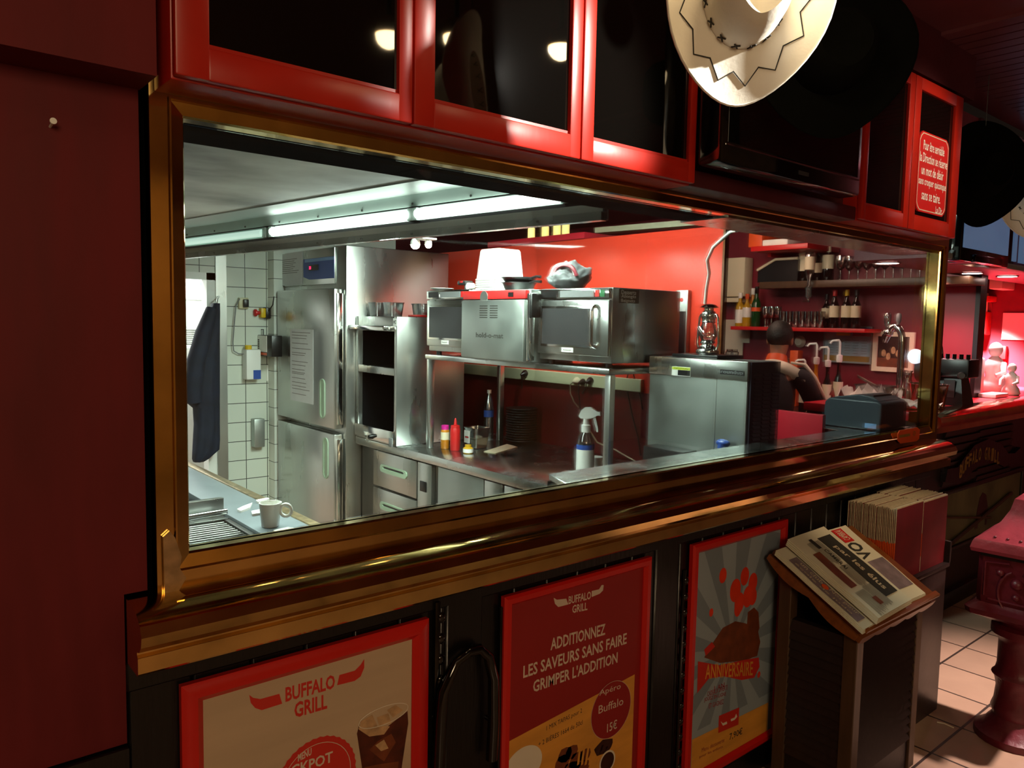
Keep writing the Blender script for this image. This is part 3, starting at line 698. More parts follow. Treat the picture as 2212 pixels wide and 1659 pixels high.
# ---------------- newspaper stand
SX0, SX1, SY0, SY1 = 2.59, 3.125, -.39, -.085
BA = math.atan2(.19, .33)
ns = thing('newspaper_stand', 'dark louvred pedestal with a tilted wooden top holding newspapers', 'stand', ((SX0+SX1)/2, (SY0+SY1)/2, 0))
def ztop(y): return .678+(y+.405)*math.tan(BA)
for x in (SX0, SX1-.05):
    for y in (SY0, SY1-.05):
        a = [(x, y), (x+.05, y), (x+.05, y+.05), (x, y+.05)]
        obj('leg', G().hexa([(p[0], p[1], 0) for p in a], [(p[0], p[1], ztop(p[1])-.012) for p in a]), M['wood_mid'], ns, bevel=.003)
def louvre(p0, p1, z0, z1):             # boards tilted in a frame between two legs
    p0, p1 = Vector(p0), Vector(p1); d = (p1-p0).normalized(); nn = Vector((d.y, -d.x, 0)); g = G(); z = z0
    while z < z1-.03:
        a = [p0+Vector((0, 0, z))-nn*.012, p1+Vector((0, 0, z))-nn*.012, p1+Vector((0, 0, z-.004))+nn*.012, p0+Vector((0, 0, z-.004))+nn*.012]
        b = [q+Vector((0, 0, .036)) - nn*.016 for q in a]; g.hexa(a, b); z += .034
    return g
obj('louvre_panel', louvre((SX0+.05, SY0+.012, 0), (SX1-.05, SY0+.012, 0), .13, ztop(SY0)-.03), M['dark_wood'], ns, 0)
obj('louvre_panel', louvre((SX0+.012, SY1-.05, 0), (SX0+.012, SY0+.05, 0), .13, ztop(SY0)-.03), M['dark_wood'], ns, 0)
obj('back_panel', G().box(SX0+.05, SX1-.05, SY1-.03, SY1-.01, .05, .70).box(SX1-.03, SX1-.01, SY0+.05, SY1-.05, .05, .64), M['dark_wood'], ns)
obj('plinth', G().box(SX0+.05, SX1-.05, SY0+.01, SY0+.03, .0, .13).box(SX0+.01, SX0+.03, SY0+.05, SY1-.05, 0, .13).box(SX0+.055, SX0+.068, SY0+.055, SY1-.055, .13, .62).box(SX0+.055, SX1-.055, SY0+.055, SY0+.068, .13, .62), M['dark_wood'], ns)
BO = Vector((2.555, -.412, .678)); BR = Matrix.Rotation(BA, 4, 'X'); BM = Matrix.Translation(BO) @ BR
BLEN = .40; BW = .60
def bxf(g): return g.xf(BM)
g = bxf(G().box(0, BW, 0, BLEN, 0, .022, .006)); obj('top_board', g, M['wood'], ns)
po = [(0, 0)]
for i in range(41):
    x = BW*i/40; po.append((x, -.024-.016*abs(math.sin(PI*x/BW*5))))
po.append((BW, 0)); g = bxf(G().prism(po, 'y', -.012, .004)); obj('apron', g, M['wood'], ns)
po = [(0, 0)]
for i in range(31):
    y = BLEN*i/30; po.append((y, -.02-.018*abs(math.sin(PI*y/BLEN*2))))
po.append((BLEN, 0)); g = bxf(G().prism(po, 'x', -.012, .004)); obj('apron', g, M['wood'], ns)
g = bxf(G().box(0, BW, -.012, .012, .02, .034, .004)); obj('ledge', g, M['wood'], ns)
# newspapers on the tilted board
def slab(g, P, th):
    T = [[g.bm.verts.new(p) for p in r] for r in P]; B = [[g.bm.verts.new((p[0], p[1], p[2]-th)) for p in r] for r in P]
    for k, X in enumerate((T, B)):
        for a, b in zip(X, X[1:]):
            for i in range(len(a)-1): g.bm.faces.new((a[i], a[i+1], b[i+1], b[i]))
    loop = lambda X: X[0]+[r[-1] for r in X[1:]]+X[-1][-2::-1]+[r[0] for r in X[-2:0:-1]]
    a, b = loop(T), loop(B)
    for i in range(len(a)): g.bm.faces.new((a[i], a[(i+1) % len(a)], b[(i+1) % len(a)], b[i]))
def paper(label, x0, x1, y0, y1, z0, h, rot, prints, wave=.006):
    t = thing('newspaper', label, 'newspaper', BM @ Vector((x0, y0, z0)), (BM.to_3x3() @ Matrix.Rotation(rot, 3, 'Z')).to_euler(), 'newspapers on the stand')
    W, H = x1-x0, y1-y0
    def S(u, v): return h+wave*math.sin(PI*min(1, u*1.0))*(1-u)*(.5+.5*v)+.0016*math.sin(v*9+u*4)
    g = G(); nx, ny = 16, 10; top = [[(W*u/nx, H*v/ny, S(u/nx, v/ny)) for u in range(nx+1)] for v in range(ny+1)]
    for layer in range(4):              # folded sheets, slightly offset
        k = .75-.22*layer; off = .003*layer
        slab(g, [[(p[0]+off*(1 if p[0] > W/2 else -1), p[1]-off*.8, p[2]*(1-.24*layer)) for p in r] for r in top], h*.2)
    obj('sheets', g, M['newsprint'], t, 50, world=False)
    for nm, m, fn, l in prints:
        g = G(); fn(g, W, H)
        for v in g.bm.verts: v.co.z = S(max(0, min(1, v.co.x/W)), max(0, min(1, v.co.y/H)))+.0008+.0013*l
        bmesh.ops.triangulate(g.bm, faces=g.bm.faces)
        obj(nm, g, M[m], t, 0, world=False)
    return t
def rect(g, x0, x1, y0, y1, n=8):
    for i in range(n):
        a, b = y0+(y1-y0)*i/n, y0+(y1-y0)*(i+1)/n; g.face([(x0, a, 0), (x1, a, 0), (x1, b, 0), (x0, b, 0)])
DN, UPX = Vector((0, -1, 0)), Vector((1, 0, 0))
def tx(g, s, x, ya, yb, h, bold=.01): textfit(g, s, (x, ya, 0), (x, yb, 0), h, bold, (1, 0, 0))
def lines(x0, x1, cols):
    def f(g, W, H):
        for ya, yb in cols:
            x = x0*W
            while x < x1*W:
                y = ya*H; e = yb*H-rnd.random()*.02
                g.face([(x, e, 0), (x+.0022, e, 0), (x+.0022, y, 0), (x, y, 0)]); x += .006
    return f
paper('lowest newspaper with a dark headline band along the near edge of the stand', -.012, .235, .0, .385, .022, .014, .02,
      [('dark_band', 'p_purple', lambda g, W, H: rect(g, .006, .06, .03, .33), 1), ('headline', 'page', lambda g, W, H: (tx(g, 'un club', .045, .30, .20, .02), tx(g, 'Nos pour', .045, .17, .05, .024), tx(g, 'école de judo', .018, .31, .06, .014)), 2),
       ('orange_dot', 'orange', lambda g, W, H: g.face([(.036+.014*math.cos(2*PI*i/14), .185+.014*math.sin(2*PI*i/14), 0) for i in range(14)]), 3)], .004)
paper('right-hand newspaper with big black upside-down capitals and a red title', .25, .505, .02, .40, .022, .020, -.02,
      [('title_band', 'red', lambda g, W, H: rect(g, .125, .2, .30, .372), 1), ('photo', 'p_purple', lambda g, W, H: rect(g, .1, .245, .05, .195), 1),
       ('headline', 'ink', lambda g, W, H: textfit(g, 'VO', (.155, .205, 0), (.155, .295, 0), .09, .02, (-1, 0, 0)), 2),
       ('title', 'newsprint', lambda g, W, H: textfit(g, 'CAMBRAI', (.162, .31, 0), (.162, .365, 0), .05, .0, (-1, 0, 0)), 2)], .003)
paper('top newspaper with white headline lettering on a charcoal band', .06, .335, .0, .395, .0455, .022, .03,
      [('dark_band', 'ink', lambda g, W, H: rect(g, .155, .255, .05, .355), 1), ('headline', 'page', lambda g, W, H: tx(g, 'par les élus', .20, .30, .075, .042, .02), 2),
       ('columns', 'ink_grey', lambda g, W, H: (lines(.22, .53, ((.88, .62),))(g, W, H), lines(.33, .55, ((.55, .33), (.30, .08)))(g, W, H), lines(.08, .3, ((.28, .05),))(g, W, H)), 1),
       ('small_photo', 'p_brown', lambda g, W, H: rect(g, .03, .075, .13, .30), 1), ('tiny_photo', 'p_brown', lambda g, W, H: rect(g, .075, .105, .035, .07), 1), ('small_headline', 'ink', lambda g, W, H: (tx(g, 'CAMBRAI', .118, .30, .20, .02), rect(g, .09, .112, .31, .36)), 2)])

# ---------------- menus in their rack
MX0, MX1, MY0, MY1, MZ0, MZ1 = 3.168, 3.68, -.25, -.045, .685, 1.0
mr = thing('menu_stand', 'black louvred stand carrying the upright rows of menus', 'stand', ((MX0+MX1)/2, -.15, 0))
obj('cabinet_body', G().box(MX0+.0, MX1+.0, -.262, -.045, 0, .665, .004), M['dark_wood'], mr)
obj('top_tray', G().box(MX0-.004, MX1+.012, -.272, -.036, .665, MZ0-.001, .004), M['dark_wood'], mr)
obj('side_bar', G().box(MX1+.0, MX1+.018, -.272, -.036, .683, .78, .003), M['dark_wood'], mr)
mp = thing('menu', 'tall dark red menu standing in the packed rows on the louvred stand', 'menu', (0, 0, MZ0), group='menus packed upright on the stand')
mw = (MX1-MX0)/2-.004
obj('cover', G().box(.003, mw, 0, .0055, 0, MZ1-MZ0-.006), M['menu_cover'], mp, 0, world=False)
obj('pages', G().box(.0008, mw-.002, .0012, .0045, .003, MZ1-MZ0), M['page'], mp, 0, world=False)
obj('edge_band', G().box(-.0002, .0009, .0004, .0052, .07, .17), M['orange'], mp, 0, world=False)
first = True
for col in range(2):
    for k in range(30):
        L = (MX0+col*(mw+.006)+rnd.uniform(-.002, .002), MY0+k*.0068, MZ0+rnd.uniform(0, .005)-(.006 if col else 0)+.006)
        L = (L[0], L[1], MZ0)
        if first: mp.location = L; first = False
        else:
            q = copy_tree(mp, L)
            for ch in q.children: ch.scale = (1, 1, 1-rnd.uniform(0, .03))
# ---------------- ornate red iron pedestal at the right edge
ip = thing('iron_pedestal', 'ornate red cast iron pedestal box with a pyramid cap at the right edge', 'pedestal', (3.68, -.57, 0), math.radians(5))
def sq(h, z, c=0): return [(-h, -h, z), (h, -h, z), (h, h, z), (-h, h, z)]
def sqo(h, z): k = h*.86; return [(-k, -h, z), (k, -h, z), (h, -k, z), (h, k, z), (k, h, z), (-k, h, z), (-h, k, z), (-h, -k, z)]
obj('column', G().lathe([(.15, 0), (.15, .03), (.12, .05), (.10, .08), (.085, .10), (.095, .13), (.085, .16), (.08, .22), (.088, .26), (.10, .275), (.088, .29), (.082, .32), (.082, .42), (.09, .44), (.112, .455), (.112, .485), (.09, .495), (.10, .51), (.12, .53)], n=24), M['iron_red'], ip, world=False)
obj('base_moulding', G().rings([sqo(.11, .52), sqo(.14, .535), sqo(.178, .55), sqo(.182, .572), sqo(.165, .585), sqo(.15, .60)]), M['iron_red'], ip, 30, world=False)
obj('box_body', G().rings([sqo(.145, .60), sqo(.148, .62), sqo(.146, .79), sqo(.15, .80)]), M['iron_red'], ip, 30, world=False)
obj('recess_shade', G().rings([sqo(.156, .795), sqo(.156, .812)]), M['black'], ip, 30, world=False)  # black ring stands for shade in the recess below the cap
obj('cap', G().rings([sq(.168, .81), sq(.172, .825), sq(.166, .85), sq(.16, .862), sq(.12, .895), (sq(.085, .935)), sq(.06, .985), sq(.05, 1.03), sq(.03, 1.05)]), M['iron_red_top'], ip, 20, world=False)
def rel(g, n='relief_ornament'): obj(n, g, M['iron_red'], ip, 60, world=False)
for sx, sy in ((-1, 0), (0, -1)):
    def Q(u, z, d=.004): return (sx*(.147+d), u, z) if sx else (u, sy*(.147+d), z)
    for s in (-1, 1):
        rel(G().tube([Q(s*(.02+.05*math.sin(a)*.9), .69+.055*math.cos(a)-.02*a) for a in [PI*i/10 for i in range(11)]], .006, 6), 'relief_scroll')
        rel(G().tube([Q(s*.115, .63), Q(s*.115, .77), Q(s*.03, .778)], .005, 6), 'relief_border'); rel(G().ball(Q(s*.06, .735), .014, 10, 6))
    rel(G().ball(Q(0, .70), .022, 12, 8)); rel(G().ball(Q(0, .645), .014, 10, 6)); rel(G().tube([Q(-.1, .617), Q(.1, .617)], .006, 6), 'relief_border')
for i in range(-2, 3): rel(G().ball((-.142, i*.045, .877), .006, 8, 5), 'cap_stud'); rel(G().ball((i*.045, -.142, .877), .006, 8, 5), 'cap_stud')
# a straw wrapper on the floor
a = pt(2024, 1560, z=.004); b = pt(2060, 1572, z=.004)
o = obj('paper_scrap', G().tube([a, (a*.6+b*.4)+Vector((.01, 0, 0)), b], .003, 6), M['p_white']); origin(o, a); tag(o, 'thin white paper scrap lying on the floor tiles', 'litter')
# ================================================================== kitchen
def bx(P, Q, d, axis):                 # box spanned by two corner points, pushed d along an axis
    a = [min(P[i], Q[i]) for i in range(3)]; b = [max(P[i], Q[i]) for i in range(3)]; i = 'xyz'.index(axis)
    (b if d > 0 else a)[i] += d
    return a[0], b[0], a[1], b[1], a[2], b[2]
# ---------------- tall refrigerator
FX, FD = 2.36, 2.295
YR, YL = pt(748, 800, x=FX).y, pt(599, 800, x=FD).y
ZT2 = pt(735, 531, x=FX).z; FB = pt(970, 543, y=YR).x
fr = thing('refrigerator', 'tall two-door stainless steel refrigerator beside the white tiled pillar', 'refrigerator', (FX+.3, (YR+YL)/2, 0))
obj('cabinet_body', G().box(FX, FB, YR, YL+.01, .12, ZT2, .006), M['steel'], fr)
g = G()
for x in (FX+.06, FB-.06):
    for y in (YR+.06, YL-.05): g.cyl((x, y, 0), (x, y, .12), .022)
obj('feet', g, M['steel_dark'], fr)
ydr = pt(722, 800, x=FD).y
z1a, z1b = pt(598, 628, x=FD).z, pt(598, 896, x=FD).z; z2a = pt(598, 906, x=FD).z
def oval(x, y, z0, z1, w, d):
    g = G(); n = 10; po = [(y+w*math.cos(PI+PI*i/n), z0+w+w*math.sin(PI+PI*i/n)) for i in range(n+1)]+[(y+w*math.cos(PI*i/n), z1-w+w*math.sin(PI*i/n)) for i in range(n+1)]
    pi = [(y+(q[0]-y)*.55, (z0+z1)/2+(q[1]-(z0+z1)/2)*.93) for q in po]
    g.rings([[(x, *q) for q in po], [(x-d, *q) for q in po], [(x-d, *q) for q in pi], [(x-d*.2, *q) for q in pi]]); return g
for za, zb, hy in ((z1a, z1b, (690, 818, 904)), (z2a, .16, (697, 945, 1034))):
    dd = obj('door', G().box(FD, FX-.006, ydr, YL, zb, za, .008), M['steel'], fr)
    yy = pt(hy[0]+7, hy[1], x=FD).y; obj('handle', oval(FD, yy, pt(hy[0]+7, hy[2], x=FD).z, pt(hy[0]+7, hy[1], x=FD).z, .038, .007), M['handle_green'], dd)
    obj('hinge_strip', G().box(FD+.012, FX-.01, ydr-.018, ydr-.002, zb+.03, za-.03, .003), M['steel_bright'], dd)
zp0, zp1 = pt(598, 620, x=FX).z, ZT2-.004
pn = obj('control_panel', G().box(FX-.012, FX, pt(726, 560, x=FX).y, YL-.01, zp0, zp1, .003), M['steel'], fr)
a, b = pt(656, 605, x=FX-.013), pt(722, 553, x=FX-.013); w_ = a.y-b.y; h_ = b.z-a.z
obj('blue_label', G().prism([(b.y, a.z), (a.y-w_*.2, a.z), (a.y, a.z+h_*.14), (a.y, b.z), (b.y, b.z)], 'x', FX-.0145, FX-.012), M['blue'], pn, 0)
obj('label_band', G().box(FX-.0155, FX-.0145, b.y, b.y+w_*.95, b.z-h_*.16, b.z-h_*.02), M['light_blue'], pn, 0)
a, b = pt(668, 585, x=FX-.016), pt(688, 571, x=FX-.016); obj('display', G().box(FX-.02, FX-.014, b.y, a.y, a.z, b.z), M['black'], pn)
g = G(); textfit(g, '333', (FX-.0205, a.y-.006, (a.z+b.z)/2), (FX-.0205, a.y-.036, (a.z+b.z)/2), .022, .02); obj('digits', g, M['led'], pn, 0)
def sheet(name, label, TL, BR_, x, m='paper', rows=(), group=None):
    """a sheet of paper taped on a surface that faces the left of the kitchen"""
    a, b = pt(*TL, x=x), pt(*BR_, x=x); y0, y1, z0, z1 = min(a.y, b.y), max(a.y, b.y), min(a.z, b.z), max(a.z, b.z)
    t = thing(name, label, 'notice', (x, (y0+y1)/2, z0), group=group)
    obj('paper', G().box(x-.0012, x+.0004, y0, y1, z0, z1), M[m], t, 0)
    g = G()
    for k in range(len(rows)):
        zz = z1-(z1-z0)*rows[k]; yy = y1-(y1-y0)*.08; e = y1-(y1-y0)*(.6+.33*rnd.random())
        g.face([(x-.0016, yy, zz), (x-.0016, e, zz), (x-.0016, e, zz+.0035), (x-.0016, yy, zz+.0035)])
    if rows: obj('printed_lines', g, M['ink_grey'], t, 0)
    return t
sheet('notice_sheet', 'long white checklist taped to the upper refrigerator door', (627, 710), (677, 874), FD-.001, rows=[.05, .09, .13, .2, .27, .33, .36, .45, .5, .56, .6, .62, .68, .74, .79, .83, .9])
sheet('notice_sheet', 'white table of figures taped at the top of the refrigerator', (604, 550), (654, 615), FX-.0135, rows=[.2, .26, .32, .38, .44, .5, .56, .62])

# ---------------- worktop unit
WX = 2.42; WZ = (pt(881, 972, x=WX).z+pt(1172, 1046, x=WX).z)/2
wt = thing('worktop_counter', 'stainless steel worktop with drawers running along the red wall', 'counter', (2.5, 1.2, 0))
obj('top', G().box(WX, 3.27, .23, YR-.012, WZ-.05, WZ, .006), M['steel_h'], wt)
obj('base_cabinet', G().box(WX+.05, 3.22, .26, YR-.015, .1, WZ-.051), M['steel_dark'], wt)
dx_ = WX+.022
yl, yr = pt(806, 975, x=dx_).y, pt(899, 998, x=dx_).y; yl = min(yl, YR-.03)
zt = WZ-.062; za = pt(806, 1046, x=dx_).z; hd = zt-za
for k in range(3):
    z1 = zt-k*(hd+.012); d_ = obj('drawer', G().box(dx_, WX+.05, yr, yl, z1-hd, z1, .006), M['steel'], wt)
    yc = (yl+yr)/2; zc = z1-hd*.45; hw = (yl-yr)*.26; n = 10; rr = .024
    po = [(yc+hw+rr*math.sin(PI*i/n), zc+rr*math.cos(PI*i/n)) for i in range(n+1)]+[(yc-hw-rr*math.sin(PI*i/n), zc-rr*math.cos(PI*i/n)) for i in range(n+1)]
    pi = [(yc+(q[0]-yc)*.8, zc+.006+(q[1]-zc)*.35) for q in po]
    obj('handle', G().rings([[(dx_, *q) for q in po], [(dx_-.007, *q) for q in po], [(dx_-.007, *q) for q in pi], [(dx_-.001, *q) for q in pi]]), M['handle_green'], d_)
    obj('handle_slot', G().box(dx_-.0015, dx_, yc-hw*.9, yc+hw*.9, zc+.001, zc+.012), M['black'], d_)
def wpanel(name, p0, p1, m, x=dx_): y0, y1 = pt(p1, 1010, x=x).y, pt(p0, 1010, x=x).y; return obj(name, G().box(x, WX+.05, y0, y1, .14, zt, .004), M[m], wt), y0, y1
o, y0, y1 = wpanel('latch_panel', 902, 932, 'steel')
a, b = pt(907, 1060, x=dx_-.004), pt(920, 1042, x=dx_-.004); obj('latch', G().box(dx_-.006, dx_, b.y, a.y, a.z, b.z, .002), M['black'], o)
wpanel('side_panel', 946, 1045, 'steel_dull', WX+.03); wpanel('door_panel', 1047, 1086, 'steel'); wpanel('door_panel', 1090, 1140, 'steel')
g = G()
for y in (.4, 1.2, YR-.1): g.cyl((WX+.12, y, 0), (WX+.12, y, .1), .02).cyl((3.15, y, 0), (3.15, y, .1), .02)
obj('feet', g, M['steel_dark'], wt)

# ---------------- plate warming cabinet
HX = WX+.002; hy1 = YR-.016; hy0 = pt(857, 800, x=HX).y; hz1 = pt(857, 684, x=HX).z; hz0 = WZ+.0008; HD = .5
hc_ = thing('warming_cabinet', 'steel plate warming cabinet with two dark open bays standing on the worktop', 'cabinet', (HX+.2, (hy0+hy1)/2, hz0))
zs = [pt(850, y, x=HX).z for y in (716, 796, 812, 932)]
t_ = .028
g = G().box(HX, HX+HD, hy0, hy0+t_*1.1, hz0, hz1, .003).box(HX, HX+HD, hy1-t_, hy1, hz0, hz1, .003)
g.box(HX, HX+HD, hy0+t_, hy1-t_, zs[0], hz1, .003).box(HX, HX+HD, hy0+t_, hy1-t_, hz0, hz0+.02, .003).box(HX, HX+.03, hy0+t_, hy1-t_, zs[2], zs[1], .003)
obj('casing', g, M['steel'], hc_)
obj('liner', G().box(HX+HD-.02, HX+HD-.002, hy0+t_, hy1-t_, hz0+.02, zs[0]).box(HX+.03, HX+HD-.02, hy0+t_*1.1, hy0+t_*1.1+.004, hz0+.02, zs[0]).box(HX+.03, HX+HD-.02, hy1-t_-.004, hy1-t_, hz0+.02, zs[0]).box(HX+.03, HX+HD-.02, hy0+t_, hy1-t_, zs[2]+.002, zs[1]-.004), M['black'], hc_)
cp = obj('control_strip', G().box(HX-.012, HX+.03, hy0+t_, hy1-.002, hz0+.012, zs[3], .003), M['steel_bright'], hc_)
q = pt(802, 943, x=HX-.02); obj('knob', G().cyl((HX-.012, q.y, q.z), (HX-.04, q.y, q.z), .016, .013), M['black'], cp); obj('knob_grip', G().box(HX-.05, HX-.038, q.y-.004, q.y+.004, q.z-.014, q.z+.014, .002), M['steel_bright'], cp)
q = pt(845, 957, x=HX-.013); obj('switch_plate', G().box(HX-.02, HX-.012, q.y-.02, q.y+.02, q.z-.025, q.z+.03, .003), M['mid_grey'], cp)
obj('front_ledge', G().box(HX-.06, HX, hy0+.05, hy1, zs[0]+.004, zs[0]+.032, .004), M['steel_bright'], hc_)
for k in range(4): obj('wire_rack', G().box(HX+.12, HX+.13, hy0+.035, hy0+.13, zs[1]+.05+k*.018, zs[1]+.055+k*.018), M['steel_bright'], hc_)
g = G().box(HX-.001, HX+.0005, hy0+.004, hy0+.044, hz1-.055, hz1-.01); obj('label', g, M['white'], hc_, 0)
g = G(); textfit(g, 'HC', (HX-.0018, hy0+.038, hz1-.032), (HX-.0018, hy0+.010, hz1-.032), .022, .02); obj('label_lettering', g, M['ink'], hc_, 0)
# containers on top of it
xs_ = HX+.1
def tubshape(cx_, cy_, z, a, b, h, taper, up=True, rim=.006, m_open=True):
    def R(k, zz): return [(cx_+math.copysign(min(abs(u)*k, 1e9), u), cy_+v*k, zz) for u, v in rr]
    n = 5; r0 = .25*min(a, b); rr = []
    for sx, sy, a0 in ((1, 1, 0), (-1, 1, 90), (-1, -1, 180), (1, -1, 270)):
        for i in range(n+1):
            t = math.radians(a0+90*i/n); rr.append((sx*(a-r0)+r0*math.cos(t), sy*(b-r0)+r0*math.sin(t)))
    k0, k1 = (taper, 1) if up else (1, taper)
    if up: return G().rings([R(k0, z), R(k1, z+h-rim), R(k1+.05, z+h-rim), R(k1+.05, z+h), R(k1-.03, z+h), R(k0-.05, z+.004)])
    return G().rings([R(k0-.03, z), R(k0+.05, z), R(k0+.05, z+rim), R(k0, z+rim), R(k1, z+h-.01), R(k1*.93, z+h), R(.02, z+h), R(.02, z+h-.006), R(k1*.92, z+h-.008), R(k0-.03, z)], False, False)
for k, (px, la) in enumerate(((785, 'leftmost clear plastic container on the warming cabinet'), (812, 'second clear plastic container on the warming cabinet'), (838, 'third clear plastic container on the warming cabinet'))):
    p_ = pt(px, 683, x=xs_); o = obj('plastic_container', tubshape(p_.x+.02*k, p_.y, hz1+.0005, .05, .052, .09, .82), M['clear_plastic']); origin(o, (p_.x, p_.y, hz1)); tag(o, la, 'container', 'plastic containers on the warming cabinet')
p_ = pt(880, 683, x=HX+.3); o = obj('red_tray', G().box(HX+.20, HX+.46, hy0+.01, hy0+.2, hz1+.0005, hz1+.014, .005), M['red']); origin(o, (HX+.3, hy0+.1, hz1)); tag(o, 'flat red tray on top of the warming cabinet', 'tray')
o = obj('plastic_container', tubshape(HX+.26, hy0+.12, hz1+.0145, .05, .06, .07, .85), M['clear_plastic']); origin(o, (HX+.26, hy0+.12, hz1+.0145)); tag(o, 'clear plastic container standing on the red tray', 'container')
t = thing('price_sign', 'small black sign with pale lettering on the red tray', 'sign', (HX+.36, hy0+.06, hz1+.0145))
obj('board', G().box(HX+.34, HX+.35, hy0+.02, hy0+.10, hz1+.0145, hz1+.075, .002), M['black'], t); g = G(); textfit(g, 'resto', (HX+.3395, hy0+.09, hz1+.045), (HX+.3395, hy0+.03, hz1+.045), .02, .01); obj('lettering', g, M['white'], t, 0)

# ---------------- shelf rack above the worktop with the ovens
SX = 2.537; SZ = (pt(1314, 796, x=SX).z+pt(918, 766, x=SX).z)/2
sy0, sy1 = pt(1316, 800, x=SX).y, min(pt(918, 770, x=SX).y, hy0-.012)
sr = thing('shelf_rack', 'stainless steel shelf rack over the worktop carrying the ovens', 'shelf', (2.45, (sy0+sy1)/2, WZ))
obj('shelf_board', G().box(SX, SX+.6, sy0, sy1, SZ-.028, SZ, .004), M['steel_h'], sr)
for x in (SX+.012, SX+.55):
    for y in (sy0+.002, sy1-.036): obj('leg', G().box(x, x+.034, y, y+.034, WZ+.0005, SZ-.028, .003), M['steel'], sr)
MX = SX+.004
def micro(label, y0, y1, z0, z1, depth, full, nar=0):
    t = thing('microwave_oven', label, 'microwave', (MX+.2, (y0+y1)/2, z0)); w, h = y1-y0, z1-z0
    obj('casing', G().box(MX+.02, MX+depth, y0, y1, z0+.022, z1, .006), M['steel'], t)
    g = G()
    for x in (MX+.06, MX+depth-.06):
        for y in (y0+.05, y1-.05): g.cyl((x, y, z0+.0005), (x, y, z0+.024), .016)
    obj('feet', g, M['black'], t)
    obj('vent_strip', G().box(MX+.024, MX+.03, y0+.01, y1-.01, z0+.024, z0+.05), M['black'], t)
    zc = z1-h*.15
    dr = obj('door', G().box(MX, MX+.022, y0+.004, y1-.004, z0+.052, zc, .007), M['steel'], t)
    wy0, wy1, wz0, wz1 = y0+w*(.04 if nar else .24), y1-w*.09, z0+h*.27, z0+h*.74
    obj('window_frame', G().box(MX-.004, MX+.002, wy0-.012, wy1+.012, wz0-.012, wz1+.012, .004), M['steel_bright'], dr)
    obj('window', G().box(MX-.006, MX-.003, wy0, wy1, wz0, wz1), M['smoked'] if False else M['dark_grey'], dr, 0)
    c_ = obj('control_strip', G().box(MX-.002, MX+.022, y0+.004, y1-.004, zc+.004, z1-.004, .004), M['steel_bright'], t)
    obj('keypad', G().box(MX-.004, MX-.001, y0+w*.2, y0+w*.66, zc+.012, z1-.012), M['mid_grey'], c_, 0); obj('display', G().box(MX-.004, MX-.001, y0+w*.7, y1-w*.06, zc+.012, z1-.012), M['black'], c_, 0)
    obj('stop_key', G().box(MX-.005, MX-.001, y0+w*.13, y0+w*.18, zc+.012, z1-.012), M['red'], c_, 0); obj('start_key', G().box(MX-.005, MX-.001, y0+w*.06, y0+w*.115, zc+.012, z1-.012), M['green'], c_, 0)
    obj('badge', G().box(MX-.003, MX, y0+w*.46, y0+w*.62, z0+h*.175, z0+h*.235), M['white'], dr, 0)
    g = G(); textfit(g, 'Panasonic', (MX-.0035, y0+w*.60, z0+h*.205), (MX-.0035, y0+w*.48, z0+h*.205), .008, .01); obj('badge_lettering', g, M['ink'], dr, 0)
    if full:
        yy = y0+w*.16; obj('handle', G().tube([(MX, yy, wz0-.005), (MX-.03, yy, wz0+.005), (MX-.034, yy, wz0+.02), (MX-.034, yy, wz1-.015), (MX-.03, yy, wz1+.005), (MX, yy, wz1+.012)], .010, 10), M['steel_bright'], dr, 60)
    return t
mz1 = pt(1240, 622, x=MX).z
y1_ = pt(1160, 700, x=MX).y; y0_ = pt(1316, 700, x=MX).y
mw = micro('big stainless microwave oven with a chrome door handle, right on the shelf rack', y0_, y1_, SZ, mz1, .50, True)
a = pt(1338, 622, y=y0_-.001); b = pt(1380, 656, y=y0_-.001)
obj('side_label', G().box(a.x, b.x, y0_-.001, y0_+.001, b.z, a.z-.004), M['black'], mw, 0)
g = G()
for k, s in enumerate(('Desserts', 'Allongés', 'Beignets')): zz = a.z-.004-(a.z-b.z)*(.2+.3*k); textfit(g, s, (a.x+(b.x-a.x)*.1, y0_-.0015, zz), (a.x+(b.x-a.x)*(.85 if k < 2 else .8), y0_-.0015, zz), .020, .02)
obj('label_lettering', g, M['white'], mw, 0)
yq = sy1-.004; OX = MX-.06; yq0 = pt(996, 700, x=OX).y+.006
micro('smaller microwave oven half hidden behind the steel holding cabinet', yq0, yq, SZ, pt(955, 626, x=MX).z, .42, False, 1)
# holding cabinet between the ovens
OX = MX-.06
oy1, oy0 = pt(996, 700, x=OX).y, pt(1131, 700, x=OX).y; oz1, oz0 = pt(1065, 626, x=OX).z, SZ
ho = thing('holding_cabinet', 'grey steel holding cabinet with a red control strip between the microwaves', 'oven', (OX+.1, (oy0+oy1)/2, oz0))
obj('casing', G().box(OX+.035, OX+.34, oy0-.01, oy1-.0, oz0+.0005, oz1, .006), M['steel_dull'], ho)
hd_ = obj('door', G().box(OX, OX+.034, oy0, oy1, oz0+.004, oz1-.052, .008), M['steel_dull'], ho)
c_ = obj('control_strip', G().box(OX+.008, OX+.036, oy0, oy1, oz1-.048, oz1-.003, .006), M['red'], ho)
obj('display', G().box(OX+.004, OX+.01, oy0+.09, oy0+.13, oz1-.036, oz1-.014), M['black'], c_); obj('brand_plate', G().lathe([(.032, 0), (.032, .004)], (OX+.009, (oy0+oy1)/2+.07, oz1-.036), 20, (-1, 0, 0)), M['steel_dull'], c_)
g = G(); a, b = pt(1028, 722, x=OX-.001), pt(1087, 727, x=OX-.001); zz = (a.z+b.z)/2; textfit(g, 'hold-o-mat', (OX-.001, a.y, zz), (OX-.001, b.y, zz), .026, .02); obj('lettering', g, M['ink'], hd_, 0)
g = G()
